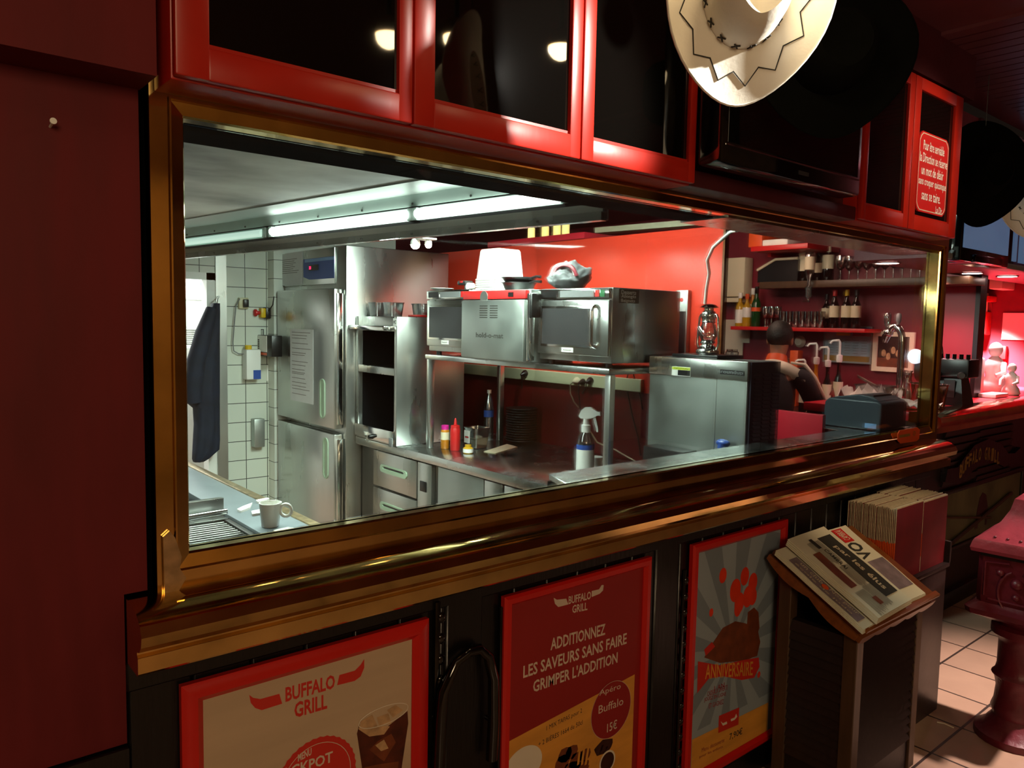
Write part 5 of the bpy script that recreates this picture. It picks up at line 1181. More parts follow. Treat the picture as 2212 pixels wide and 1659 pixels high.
for k in range(7): z_ = b.z+(a.z-b.z)*(.25+.08*k); g.face([(2.1990, (a.y+b.y)/2, z_), (2.1990, (a.y+b.y)/2-.03, z_), (2.1990, (a.y+b.y)/2-.03, z_+.008), (2.1990, (a.y+b.y)/2, z_+.008)])
obj('card_print', g, M['ink'], t, 0); obj('orange_strip', G().box(2.1995, 2.2020, b.y+.01, a.y-.01, b.z+(a.z-b.z)*.05, b.z+(a.z-b.z)*.16), M['orange'], t, 0); obj('hook', G().tube([(2.2300, (a.y+b.y)/2-.03, a.z), (2.2300, (a.y+b.y)/2-.03, a.z+.04), (2.2300, (a.y+b.y)/2+.03, a.z+.04), (2.2300, (a.y+b.y)/2+.03, a.z)], .004, 6), M['black'], t)
q = pt(574, 805, x=2.2750); t = thing('light_switch', 'white square light switch on the tiled pillar', 'switch', (2.2800, q.y, q.z-.045)); obj('plate', G().box(2.2650, 2.2795, q.y-.045, q.y+.045, q.z-.06, q.z+.06, .006), M['white'], t); obj('rocker', G().box(2.2590, 2.2650, q.y-.028, q.y+.028, q.z-.036, q.z+.036, .003), M['white_gloss'], t)
q = pt(526, 655, y=YB-.02); t = thing('wall_socket', 'white wall socket with a looping grey cable on the tiled wall', 'socket', (q.x, YB, q.z-.04)); obj('plate', G().box(q.x-.035, q.x+.035, YB-.03, YB-.0005, q.z-.04, q.z+.04, .005), M['cream_plastic'], t); obj('plug', G().box(q.x-.01, q.x+.026, YB-.06, YB-.03, q.z-.028, q.z+.028, .006), M['black'], t)
obj('cable', G().tube([pt(*p_, y=YB-.03) for p_ in ((518, 645), (510, 660), (506, 700), (503, 740), (505, 758), (515, 764), (528, 765))], .004, 6), M['mid_grey'], t, 60)
q = pt(545, 790, y=YB-.05); t = thing('soap_dispenser', 'white soap dispenser with a blue window on the tiled wall', 'dispenser', (q.x, YB, q.z-.12)); w_ = .07; a, b = pt(531, 755, y=YB-.08), pt(556, 820, y=YB-.08)
obj('casing', G().box(a.x, a.x+.11, YB-.09, YB-.0005, b.z, a.z, .012), M['white'], t); obj('blue_window', G().box(a.x+.05, a.x+.105, YB-.092, YB-.088, b.z+.005, b.z+.07), M['blue'], t); obj('yellow_cap', G().lathe([(.024, 0), (.024, .03)], (a.x+.03, YB-.05, a.z), 14), M['yellow'], t)
a, b = pt(546, 905, y=YB-.04), pt(558, 965, y=YB-.04); o = obj('grey_box', G().box(a.x, a.x+.08, YB-.07, YB-.0005, b.z, a.z, .006), M['steel_dull']); origin(o, (a.x+.04, YB, b.z)); tag(o, 'small grey steel box low on the tiled wall beside the pillar', 'box')
# coat hanging in the doorway
YCt = YB-.12; ct = thing('coat', 'dark navy coat hanging in the scullery doorway', 'coat', pt(466, 660, y=YCt))
rows = [(655, 458, 474, .05), (675, 450, 474, .07), (705, 436, 474, .09), (740, 418, 474, .10), (780, 405, 474, .11), (820, 400, 474, .11), (850, 400, 474, .11), (868, 404, 474, .10), (880, 418, 474, .09), (915, 420, 474, .09), (950, 418, 475, .085), (972, 417, 474, .08), (990, 416, 452, .07), (997, 418, 440, .05)]
rs = []
for py, xa, xb, dp in rows:
    a, b = pt(xa, py, y=YCt), pt(xb, py, y=YCt); c_ = (a+b)/2; hw = (b-a).length/2; ring = []
    for i in range(32):
        th = 2*PI*i/32; f_ = 1+.10*math.sin(th*7+py*.02)+.05*math.sin(th*13); ring.append((c_.x+hw*math.cos(th)*(1+.03*math.sin(th*7)), c_.y+dp*.8*math.sin(th)*f_, c_.z))
    rs.append(ring)
obj('body', G().rings(rs), M['navy'], ct, 70)
a = pt(430, 700, y=YCt-.1); obj('sleeve', G().tube([pt(458, 668, y=YCt-.06), pt(440, 720, y=YCt-.1), pt(424, 780, y=YCt-.11), pt(417, 840, y=YCt-.1), pt(420, 868, y=YCt-.09)], [.04, .055, .06, .058, .05], 12), M['navy'], ct, 70)
obj('hook', G().tube([pt(468, 655, y=YCt), pt(470, 645, y=YCt), pt(474, 640, y=YB-.02)], .005, 6), M['steel_bright'], ct)
q = pt(426, 852, y=YCt-.11); obj('stud', G().ball(q, .008), M['steel_bright'], ct)
# scullery shelf with plates
a = pt(402, 745, y=4.85); b = pt(470, 745, y=4.85)
t = thing('scullery_shelf', 'white wall shelf beyond the doorway holding crockery', 'shelf', (a.x+.2, 4.9, 0))
for z_ in (a.z, pt(402, 640, y=4.85).z): obj('shelf_board', G().box(a.x-.5, b.x+.3, 4.75, 5.15, z_-.03, z_, .004), M['white'], t)
obj('post', G().box(a.x-.5, a.x-.46, 4.75, 4.79, 0, 2.3).box(b.x+.26, b.x+.3, 4.75, 4.79, 0, 2.3).box(b.x+.26, b.x+.3, 5.11, 5.15, 0, 2.3).box(a.x-.5, a.x-.46, 5.11, 5.15, 0, 2.3), M['mid_grey'], t)
pr2 = None
for j, (px, nm) in enumerate(((415, 'left'), (440, 'right'))):
    for k in range(8):
        L_ = (pt(px, 740, y=4.93).x, 4.93, a.z+.0006+.016*k); la = f'white plate in the {nm} stack on the scullery shelf'
        if pr2 is None: pr2 = plate(la, L_, .085, group='plates on the scullery shelf')
        else: copy_tree(pr2, L_, label=la)
z_ = pt(402, 640, y=4.85).z; q = pt(445, 625, y=4.91); o = obj('storage_tray', G().box(q.x-.14, q.x+.12, 4.8, 5.05, z_+.0006, z_+.09, .02), M['white']); origin(o, (q.x, 4.92, z_)); tag(o, 'white tray on the upper scullery shelf', 'tray')
o = obj('storage_tray', G().box(q.x-.08, q.x+.13, 4.82, 5.03, z_+.0912, z_+.13, .012), M['light_blue']); origin(o, (q.x, 4.92, z_+.0912)); tag(o, 'light blue lid on the white tray of the upper scullery shelf', 'lid'); o.name = 'tray_lid'

# ---------------- high shelf behind the red wall; yellow light on its jars is put in as emission
hz = pt(1175, 516, x=3.45).z; hy = [pt(px, 505, x=3.45).y for px in (1290, 1080)]
t = thing('high_shelf', 'dark red high shelf seen over the top of the red wall', 'shelf', (3.5, sum(hy)/2, 0))
obj('shelf_board', G().box(3.34, 3.62, hy[0], hy[1], hz-.04, hz, .004), M['red_top'], t); obj('post', G().box(3.5, 3.56, hy[0]+.02, hy[0]+.08, 0, hz-.04).box(3.5, 3.56, hy[1]-.08, hy[1]-.02, 0, hz-.04), M['burgundy_dark'], t)
jp = None
for k, px in enumerate((1148, 1178, 1203, 1222)):
    L_ = (3.45, pt(px, 505, x=3.45).y, hz+.0006); la = ('leftmost', 'second', 'third', 'rightmost')[k]+' jar on the high shelf over the red wall, its yellow light put in as glow'
    if jp is None:
        jp = thing('lit_jar', la, 'lamp', L_, 0, 'yellow-lit jars on the high shelf'); obj('glass', G().lathe([(.022, 0), (.024, .004), (.024, .075), (.018, .084)], n=16), M['jar_glow'], jp, 50, world=False); obj('cap', G().lathe([(.019, .083), (.02, .086), (.02, .098), (.001, .099)], n=16), M['black'], jp, 50, world=False)
    else: copy_tree(jp, L_, label=la)
a, b = pt(1285, 503, x=3.75), pt(1570, 481, x=3.75); o = obj('beam', G().hexa([a, b, b+Vector((.1, 0, 0)), a+Vector((.1, 0, 0))], [p_+Vector((0, 0, .035)) for p_ in (a, b, b+Vector((.1, 0, 0)), a+Vector((.1, 0, 0)))]), M['cream']); o.name = 'trim_beam'; o['kind'] = 'structure'
# ================================================================== bar
BX = 5.99                              # face of the bar wall
BYc, BZ = .20, 1.25
# ---------------- front bar counter
bc_ = thing('bar_counter', 'dark saloon style bar counter with a red top and brass rail at the right', 'counter', (6.4, .5, 0))
obj('front_panel', G().box(4.55, 8.7, .26, .32, .1, 1.2), M['dark_wood'], bc_)
obj('plinth', G().box(4.55, 8.7, .225, .31, 0, .1, .004), M['black_wood'], bc_)
obj('counter_top', G().box(4.55, 8.7, .2, .95, BZ-.05, BZ, .004), M['red_top'], bc_)
RP2 = [(.30, BZ+.004), (.24, BZ+.01), (.17, BZ+.004), (.13, BZ-.015), (.12, BZ-.04), (.13, BZ-.065), (.155, BZ-.08), (.19, BZ-.085), (.19, BZ-.12), (.26, BZ-.12), (.26, BZ-.052), (.30, BZ-.052)]
obj('brass_rail', G().prism(RP2, 'x', 4.54, 8.7), M['brass'], bc_, 25)
obj('back_panel', G().box(4.56, 4.62, .32, .93, .0, 1.2).box(8.6, 8.66, .32, .93, 0, 1.2), M['dark_wood'], bc_)
BF = .255
def bp(px, py, d=0): return pt(px, py, y=BF-d)
for k, (xa, xb) in enumerate(((2040, 2108), (2112, 2178))):
    a, b = bp(xa, 925), bp(xb, 1010); g = G(); z = a.z-.36
    while z < a.z: g.hexa([(a.x, BF-.006, z), (b.x, BF-.006, z), (b.x, BF+.004, z), (a.x, BF+.004, z)], [(a.x, BF-.018, z+.045), (b.x, BF-.018, z+.045), (b.x, BF+.004, z+.045), (a.x, BF+.004, z+.045)]); z += .05
    obj('louvre_panel', g, M['dark_wood'], bc_, 0)
arc = [(2030, 1040), (2036, 1012), (2058, 1008), (2074, 985), (2095, 960), (2125, 947), (2152, 957), (2168, 978), (2182, 978), (2195, 965), (2200, 985), (2185, 1000), (2170, 1000), (2160, 1008), (2140, 998), (2118, 998), (2098, 1006), (2080, 1028), (2060, 1045)]
P_ = [bp(*q) for q in arc]; obj('arched_sign', G().hexa([Vector((p.x, BF-.03, p.z)) for p in P_], [Vector((p.x, BF, p.z)) for p in P_]), M['black_wood'], bc_, 0)
g = G()
for ch, q0, q1 in zip('BUFFALO GRILL', [(2076, 1018), (2082, 1009), (2089, 1001), (2096, 994), (2103, 988), (2110, 984), (2117, 981), (0, 0), (2130, 980), (2137, 980), (2144, 982), (2151, 985), (2157, 989)], range(13)):
    if ch == ' ': continue
    p_ = bp(*q0, .031); textfit(g, ch, p_+Vector((-.022, 0, 0)), p_+Vector((.022, 0, 0)), .085, .03)
obj('sign_lettering', g, M['gold'], bc_, 0)
a, b = bp(2035, 1060), bp(2192, 1170); z0_ = bp(2060, 1235).z
fr_ = obj('painted_panel', G().box(a.x, b.x, BF-.006, BF+.004, .38, bp(2100, 1050).z), M['landscape'], bc_, 0)
obj('panel_moulding', G().box(a.x, b.x, BF-.02, BF, bp(2100, 1050).z, bp(2100, 1050).z+.03, .004).box(b.x, b.x+.05, BF-.02, BF, .38, bp(2100, 1050).z+.03, .004).box(a.x, b.x+.05, BF-.02, BF, .35, .38, .004), M['dark_wood'], bc_)
obj('painted_animal', G().prism([(bp(2105, 1110).x+u, bp(2105, 1110).z+v) for u, v in ((0, -.1), (.02, .02), (.05, .1), (.1, .13), (.16, .11), (.2, .03), (.21, -.1), (.18, -.1), (.17, -.02), (.06, -.02), (.05, -.1))], 'y', BF-.008, BF-.005), M['p_dark'], bc_, 0)
obj('diagonal_bar', G().cyl(bp(2030, 1195, .02), bp(2185, 1065, .02), .012, n=8).cyl(bp(2040, 1118, .018), bp(2140, 1118, .018), .008, n=8), M['wood_mid'], bc_)
obj('dark_slot', G().box(bp(2024, 1200).x, bp(2031, 1200).x, BF-.012, BF-.004, bp(2028, 1225).z, bp(2028, 1185).z), M['black'], bc_, 0)

# ---------------- television on the canopy and neighbouring windows sharing its bluish glow
a, b = pt(2080, 480, y=.06), pt(2178, 572, y=.06)
t = thing('television', 'black flat television above the bar, its bluish reflection put in as glow', 'television', ((a.x+b.x)/2, .12, b.z))
obj('casing', G().box(a.x, b.x, .06, .14, b.z-.02, b.z+.5, .01), M['black_gloss'], t); obj('screen', G().box(a.x+.02, b.x-.03, .055, .061, b.z+.05, b.z+.47), M['screen'], t, 0); obj('stand', G().box((a.x+b.x)/2-.2, (a.x+b.x)/2+.2, .04, .18, 2.1355, b.z-.019, .004), M['black_gloss'], t)
for k, (xa, xb) in enumerate(((2183, 2190), (2202, 2230))):
    a2, b2 = pt(xa, 560, y=.19), pt(xb, 560, y=.19); o = obj('window_pane', G().box(a2.x, b2.x, .175, .199, 2.17, 2.9), M['screen'], smooth=0); o.name = 'window_2' if k == 0 else 'window_3'; o['kind'] = 'structure'

# ---------------- downlights in the canopy
for k, (px, py, la) in enumerate(((1918, 568, 'left glowing downlight under the bar canopy'), (2100, 590, 'middle glowing downlight under the bar canopy'), (2176, 597, 'right glowing downlight under the bar canopy'))):
    p_ = pt(px, py, z=2.105); t = thing('downlight', la, 'lamp', (p_.x, p_.y, 2.1095), group='downlights under the bar canopy')
    obj('ring', G().lathe([(.07, -.008), (.07, -.0005), (.06, -.0005), (.06, -.008), (.07, -.008)], (p_.x, p_.y, 2.1095), 24, cap=False), M['steel_bright'], t); obj('lens', G().lathe([(.058, -.007), (.058, -.003)], (p_.x, p_.y, 2.1095), 24), M['downlight'], t)

# ---------------- shelves on the bar wall
UX = 5.70; uz = pt(1850, 603, x=UX).z; uy0, uy1 = pt(2104, 610, x=UX).y, pt(1640, 610, x=UX).y
us = obj('bar_shelf', G().box(UX, BX-.001, uy0+.03, uy1, uz-.055, uz, .004), M['wood_mid']); origin(us, (UX+.15, (uy0+uy1)/2, uz-.055)); tag(us, 'long brown upper bar shelf with glasses and bottles', 'shelf')
LX = 5.70; lz = pt(1700, 707, x=LX).z; ly0, ly1 = pt(1868, 712, x=LX).y, pt(1578, 706, x=LX).y
ls = obj('bar_shelf', G().box(LX, BX-.001, ly0, ly1, lz-.03, lz, .004), M['red']); origin(ls, (LX+.15, (ly0+ly1)/2, lz-.03)); tag(ls, 'red lower bar shelf with a row of glasses and wine bottles', 'shelf')
cz_ = 1.08
bk = thing('back_counter', 'dark back counter along the bar wall holding pump bottles', 'counter', (5.75, 1.6, 0)); obj('top', G().box(5.35, BX-.001, yA+.1, 3.0, cz_-.04, cz_, .004), M['dark_wood'], bk); obj('cabinet_body', G().box(5.4, BX-.001, yA+.12, 2.98, 0, cz_-.041), M['black_wood'], bk)
SXc = 5.84
def at(px, z, x=SXc): return (x, pt(px, 660, x=x).y, z+.0006)
def bottle(label, loc, h, m, cap, lab='cream', r=.037, group=None, labz=(.28, .58), pump=False):
    t = thing('bottle', label, 'bottle', loc, 0, group); s = h/.3; r_ = r
    obj('glass', G().lathe([(r_*.9, 0), (r_, .008), (r_, .17*s), (r_*.8, .19*s), (.014, .225*s), (.013, .28*s), (.015, .282*s), (.015, .295*s)], n=18), M[m], t, 50, world=False)
    if lab: obj('label', G().lathe([(r_+.0006, h*labz[0]), (r_+.0006, h*labz[1])], n=18), M[lab], t, 50, world=False)
    if cap: obj('cap', G().lathe([(.0145, .25*s), (.017, .252*s), (.017, .3*s), (.001, .301*s)], n=14), M[cap], t, 50, world=False)
    if pump:
        obj('pump', G().lathe([(.018, .29*s), (.022, .3*s), (.022, .33*s), (.008, .335*s), (.008, .40*s)], n=14).tube([(0, 0, .40*s), (0, .01, .415*s), (-.02, .05, .41*s), (-.025, .065, .395*s)], .0085, 8), M['white'], t, 50, world=False)
    return t
def drink(label, loc, h, r, group, stem=False):
    if stem: prof = [(r*.8, 0), (r*.82, .003), (.006, .008), (.005, h*.4), (r*.7, h*.5), (r, h*.75), (r*.86, h), (r*.83, h), (r*.96, h*.75), (.004, h*.45)]
    else: prof = [(r*.7, 0), (r*.74, .003), (r*.95, h*.6), (r, h), (r*.96, h), (r*.9, h*.6), (r*.68, .01), (.002, .009)]
    o = obj('drinking_glass', G().lathe(prof, n=18), M['thin_glass'], smooth=50); o.location = loc; return tag(o, label, 'glass', group)
W = [('wine bottle with a bright red cap on the red bar shelf', 1803, 'red'), ('wine bottle with a yellow cap on the red bar shelf', 1829, 'yellow'), ('wine bottle with a dark cap, rightmost on the red bar shelf', 1850, 'black')]
for la, px, cp_ in W: bottle(la, at(px, lz), .30, 'bottle_dark', cp_, group='wine bottles on the red shelf')
bottle('dark bottle with a cream label next to the row of glasses', at(1786, lz, 5.9), .27, 'bottle_dark', 'black')
bottle('pale green bottle with a white label, leftmost on the red bar shelf', at(1599, lz), .29, 'bottle_yellow', 'white', 'white', labz=(.1, .5)); bottle('yellow bottle beside the green one on the red bar shelf', at(1614, lz), .28, 'bottle_yellow', 'orange', 'white')
bottle('tall green glass bottle on the red bar shelf above the barman', at(1634, lz), .34, 'bottle_green', 'black', 'orange', .04, labz=(.38, .48)); bottle('brown bottle between the yellow and green bottles', at(1626, lz, 5.92), .33, 'amber', 'white')
row = None
for k in range(7):
    L_ = at(1693+13.5*k, lz, 5.80); la = 'plain tumbler in the row on the red bar shelf'
    row = drink(la, L_, .13, .036, 'tumblers on the red bar shelf') if row is None else copy_tree(row, L_) or row
st_ = None
for k, (px, x) in enumerate(((1655, 5.82), (1668, 5.80), (1681, 5.83), (1660, 5.92), (1676, 5.92))):
    L_ = at(px, lz, x); st_ = drink('stemmed beer glass on the red bar shelf beside the green bottle', L_, .17, .036, 'stemmed glasses on the red bar shelf', True) if st_ is None else (copy_tree(st_, L_), st_)[1]
st2 = None
for k, (px, z_) in enumerate(((1662, .171), (1680, .171))):
    L_ = at(px, lz+z_, 5.82)
# upper shelf
bxp = at(1682, uz); t = thing('black_case', 'black case with a tilted lid on the upper bar shelf', 'box', bxp)
ya, yb = pt(1640, 590, x=5.78).y, pt(1726, 590, x=5.78).y
hh = pt(1700, 562, x=5.78).z-uz
obj('body', G().prism([(yb, uz+.0006), (ya, uz+.0006), (ya, uz+hh*.55), (ya-(ya-yb)*.45, uz+hh), (yb, uz+hh)], 'x', 5.76, 5.95), M['black'], t)
obj('lid_edge', G().tube([(5.755, ya, uz+hh*.58), (5.755, ya-(ya-yb)*.45, uz+hh*1.05), (5.755, yb, uz+hh*1.05)], .012, 8), M['cream'], t, 60)
def white_b(label, px, h, x=5.83): return bottle(label, at(px, uz, x), h, 'bottle_dark', None, 'cream', .042, labz=(.3, .95))
white_b('cream labelled spirit bottle left of the upside-down bottle', 1733, .28); white_b('cream labelled spirit bottle behind the dispenser', 1748, .30, 5.9); bottle('squat bottle with a white sleeve on the upper bar shelf', at(1785, uz), .27, 'bottle_dark', 'cream', 'cream', .045, labz=(.35, .75)); bottle('small dark bottle between the two pale bottles of the upper shelf', at(1765, uz, 5.92), .26, 'bottle_dark', 'black')
# upside-down spirit bottle in its dispenser
q = at(1743, uz, 5.64); t = thing('spirit_dispenser', 'upside-down spirit bottle in a dispenser in front of the upper bar shelf', 'bottle', (5.70, q[1], uz-.03))
obj('glass', G().lathe([(.012, -.05), (.013, .0), (.036, .06), (.038, .2), (.034, .215), (.001, .216)], (5.655, q[1], uz), 18), M['thin_glass'], t, 50); obj('label', G().lathe([(.039, .08), (.039, .18)], (5.655, q[1], uz), 18), M['cream'], t, 50); obj('measure', G().lathe([(.008, -.16), (.01, -.14), (.024, -.13), (.024, -.05), (.012, -.045)], (5.655, q[1], uz), 16), M['clear_plastic'], t, 50); obj('tap', G().box(5.64, 5.67, q[1]-.006, q[1]+.04, uz-.17, uz-.155), M['steel_bright'], t); obj('bracket', G().box(5.655, 5.6995, q[1]-.012, q[1]+.012, uz-.05, uz-.01), M['steel_bright'], t)
g0 = None
for k in range(12):
    px = 1812+19*k; x = 5.80+.09*(k % 2); L_ = at(px, uz, x); la = 'stemmed wine glass in the row along the upper bar shelf'
    if g0 is None: g0 = drink(la, L_, .19, .04, 'wine glasses on the upper bar shelf', True)
    else: copy_tree(g0, L_)
# red ledge with an orange box at the top left of the bar
a, b = pt(1622, 533, x=5.5), pt(1745, 521, x=5.5); t = thing('top_shelf', 'red top shelf just under the header at the left of the bar', 'shelf', (5.75, (a.y+b.y)/2, a.z-.04)); obj('shelf_board', G().box(5.5, BX-.001, b.y, a.y, a.z-.04, a.z, .004), M['red'], t); obj('bracket', G().box(5.7, BX-.001, a.y-.06, a.y-.03, a.z-.07, a.z-.04), M['red'], t)
p_ = pt(1628, 520, x=5.55); o = obj('cardboard_box', G().box(5.55, 5.85, pt(1646, 520, x=5.55).y, pt(1608, 520, x=5.55).y-.04, a.z+.0006, a.z+.19, .004), M['orange']); origin(o, (5.7, p_.y, a.z)); tag(o, 'orange box on the red top shelf of the bar', 'box')
p_ = pt(1670, 515, x=5.55); o = obj('paper_stack', G().box(5.53, 5.8, pt(1705, 515, x=5.55).y, pt(1650, 515, x=5.55).y, a.z+.0006, a.z+.05, .01), M['white']); origin(o, (5.7, p_.y, a.z)); tag(o, 'white paper stack next to the orange box on the top shelf', 'paper')
# things fixed to the bar wall
def wallpic(name, label, cat, TL, BR_, frame, fm, inner, x=BX, extra=None):
    a, b = pt(*TL, x=x), pt(*BR_, x=x); y0, y1, z0, z1 = min(a.y, b.y), max(a.y, b.y), min(a.z, b.z), max(a.z, b.z); t = thing(name, label, cat, (x, (y0+y1)/2, z0))
    if frame: obj('frame', G().box(x-.025, x-.0006, y0, y1, z0, z0+frame).box(x-.025, x-.0006, y0, y1, z1-frame, z1).box(x-.025, x-.0006, y0, y0+frame, z0+frame, z1-frame).box(x-.025, x-.0006, y1-frame, y1, z0+frame, z1-frame), M[fm], t)
    obj('sheet', G().box(x-.012, x-.0006, y0+frame*.9, y1-frame*.9, z0+frame*.9, z1-frame*.9), M[inner], t, 0)
    if extra: extra(t, x-.0125, y0+frame, y1-frame, z0+frame, z1-frame)
    return t
def px_cal(t, x, y0, y1, z0, z1):
    w_, h_ = y1-y0, z1-z0
    obj('title_band', G().box(x-.001, x, y0, y0+w_*.45, z1-h_*.14, z1), M['p_blue'], t, 0); obj('yellow_band', G().box(x-.001, x, y0+w_*.45, y0+w_*.75, z1-h_*.24, z1-h_*.14), M['yellow'], t, 0); obj('red_band', G().box(x-.001, x, y0, y0+w_*.4, z1-h_*.25, z1-h_*.15), M['p_maroon'], t, 0)
    g = G()
    for r in range(6):
        for c2 in range(5): g.face([(x-.0006, y0+w_*(.08+.18*c2), z0+h_*(.25+.075*r)), (x-.0006, y0+w_*(.2+.18*c2), z0+h_*(.25+.075*r)), (x-.0006, y0+w_*(.2+.18*c2), z0+h_*(.262+.075*r)), (x-.0006, y0+w_*(.08+.18*c2), z0+h_*(.262+.075*r))])
    obj('grid_lines', g, M['ink_grey'], t, 0); obj('footer_band', G().box(x-.001, x, y0, y1, z0+h_*.02, z0+h_*.18), M['gold'], t, 0)
wallpic('calendar', 'grey wall calendar with blue, yellow and red title bands', 'calendar', (1784, 704), (1883, 787), .008, 'mid_grey', 'p_bluegrey', extra=px_cal)
def px_pic(t, x, y0, y1, z0, z1):
    w_, h_ = y1-y0, z1-z0; g = G()
    for k in range(5): c2 = (y0+w_*(.2+.15*k), z0+h_*(.35+.1*(k % 3))); g.prism([(c2[0]+w_*.07*math.cos(q), c2[1]+h_*.12*math.sin(q)) for q in [2*PI*i/12 for i in range(12)]], 'x', x-.003, x)
    obj('picture_figures', g, M['ice'], t, 0); obj('picture_ground', G().box(x-.001, x, y0, y1, z0, z0+h_*.3), M['p_brown'], t, 0)
wallpic('framed_picture', 'dark picture in a cream frame behind the beer tap', 'picture', (1890, 716), (1974, 806), .035, 'cream', 'p_dark', extra=px_pic)
wallpic('notice_sheet', 'pinkish typed sheet on the wall left of the barman', 'notice', (1556, 690), (1605, 772), 0, 'cream', 'p_text')
wallpic('notice_sheet', 'small pale sheet half hidden behind the head of the barman', 'notice', (1608, 704), (1620, 741), 0, 'cream', 'p_text')
a, b = pt(1562, 559, x=5.9), pt(1612, 641, x=5.9); o = obj('wall_box', G().box(5.86, BX-.001, b.y, a.y, b.z, a.z, .01), M['cream']); origin(o, (5.93, a.y, b.z)); tag(o, 'large beige wall box left of the bar shelves', 'box')
a, b = pt(1558, 644, x=5.9), pt(1603, 653, x=5.9); o = obj('wall_ledge', G().box(5.84, BX-.001, b.y, a.y, b.z, a.z, .004), M['cream']); origin(o, (5.9, a.y, b.z)); tag(o, 'thin beige ledge under the wall box', 'shelf')
for k, (px, py, la) in enumerate(((1690, 728, 'left pale paper cup holder on the wall under the red shelf'), (1692, 748, 'white cup-shaped lamp under the red bar shelf'), (1730, 738, 'pink rosette on the wall under the red bar shelf'))):
    p_ = pt(px, py, x=BX); o = obj('wall_ornament', G().lathe([(.045, 0), (.05, .01), (.03, .04), (.001, .045)], (BX-.001, p_.y, p_.z), 16, (-1, 0, 0)), M['p_text']); origin(o, (BX, p_.y, p_.z)); tag(o, la, 'ornament')
# pump bottles on the back counter
def pumpb(label, px, py_top, x, m, lab): 
    L_ = (x, pt(px, 800, x=x).y, cz_+.0006); h = (pt(px, py_top, x=x).z-cz_)/1.40; return bottle(label, L_, h, m, None, lab, .034, labz=(.25, .6), pump=True)
pumpb('slim syrup bottle with a white pump beside the arm of the barman', 1739, 776, 5.45, 'bottle_dark', 'p_text'); pumpb('amber syrup bottle with a white pump on the back counter', 1763, 740, 5.50, 'syrup', 'cream'); pumpb('dark syrup bottle with a cream label and white pump', 1788, 748, 5.56, 'bottle_dark', 'cream'); pumpb('tall dark syrup bottle with a white pump, rightmost on the back counter', 1812, 733, 5.60, 'bottle_dark', 'cream')
q = pt(1720, 775, x=5.8); o = obj('orange_carton', G().box(5.76, 5.84, q.y-.035, q.y+.035, cz_+.0006, pt(1720, 757, x=5.8).z, .004), M['orange']); origin(o, (5.8, q.y, cz_)); tag(o, 'orange carton behind the slim syrup bottle', 'carton')
q = pt(1702, 775, x=5.85); o = obj('steel_jug', G().lathe([(.045, 0), (.05, .01), (.05, .3), (.04, .36), (.045, .38), (.001, .381)], (5.85, q.y, cz_+.0006), 18), M['steel']); origin(o, (5.85, q.y, cz_)); tag(o, 'pale steel jug between the barman and the orange carton', 'jug')

# ---------------- red side panel and receipt printer at the end of the pass
a, b = pt(1686, 886, x=3.5), pt(1778, 897, x=3.5); o = obj('side_panel', G().box(3.5, 3.53, b.y, .56, 0, (a.z+b.z)/2, .004), M['red_top']); origin(o, (3.5, .4, 0)); tag(o, 'glossy red side panel between the toaster and the printer', 'panel')
PX0, PX1, PY0, PY1 = 3.655, 3.93, .055, .198
t = thing('receipt_printer', 'dark teal receipt printer at the right end of the pass shelf', 'printer', ((PX0+PX1)/2, .13, PZ))
ph = pt(1902, 868, x=PX0).z-PZ
yb_ = pt(1776, 935, x=PX0).y; PY1 = min(yb_, .345)
prof = [(PY0, PZ+.0006), (PY1, PZ+.0006), (PY1-.004, PZ+ph*.85), (PY1-.03, PZ+ph*1.0), (PY0+.02, PZ+ph), (PY0, PZ+ph*.9)]
obj('casing', G().prism(prof, 'x', PX0, PX1), M['printer'], t, bevel=.008)
obj('lid', G().prism([(PY0+.02, PZ+ph), (PY1-.035, PZ+ph), (PY1-.055, PZ+ph*1.04), (PY0+.11, PZ+ph*1.17), (PY0+.05, PZ+ph*1.10)], 'x', PX0+.02, PX1-.02), M['printer'], t, bevel=.006)
obj('paper_slot', G().box(PX0+.04, PX1-.04, PY0+.06, PY0+.09, PZ+ph*1.1, PZ+ph*1.17), M['dark_grey'], t)
obj('label', G().box(PX0-.001, PX0+.001, PY0+.02, PY0+.075, PZ+.012, PZ+.035), M['light_blue'], t, 0)

# ---------------- things on the bar counter
def onbar(px, py): p_ = pt(px, py, z=BZ); return Vector((p_.x, p_.y, BZ+.0006))
q = Vector((4.75, .52, BZ+.0006))
def ray_at(px, x): return pt(px, 800, x=x).y
# open plastic container
cx_ = 4.9; cy_ = (ray_at(1862, cx_)+ray_at(1925, cx_))/2
t = thing('plastic_container', 'clear plastic container with its lid tilted open on the bar', 'container', (cx_, cy_, BZ)); hw = abs(ray_at(1862, cx_)-ray_at(1930, cx_))/2; hb_ = pt(1900, 832, x=cx_).z-BZ
obj('tub', tubshape(cx_, cy_, BZ+.0006, .08, hw, hb_, .85), M['clear_plastic'], t, 50)
la_, lb_ = pt(1852, 815, x=cx_-.1), pt(1915, 850, x=cx_-.1); obj('lid', G().hexa([la_, lb_, lb_+Vector((.12, .06, .0)), la_+Vector((.12, .06, 0))], [p_+Vector((0, 0, .012)) for p_ in (la_, lb_, lb_+Vector((.12, .06, 0)), la_+Vector((.12, .06, 0)))]), M['clear_plastic'], t)
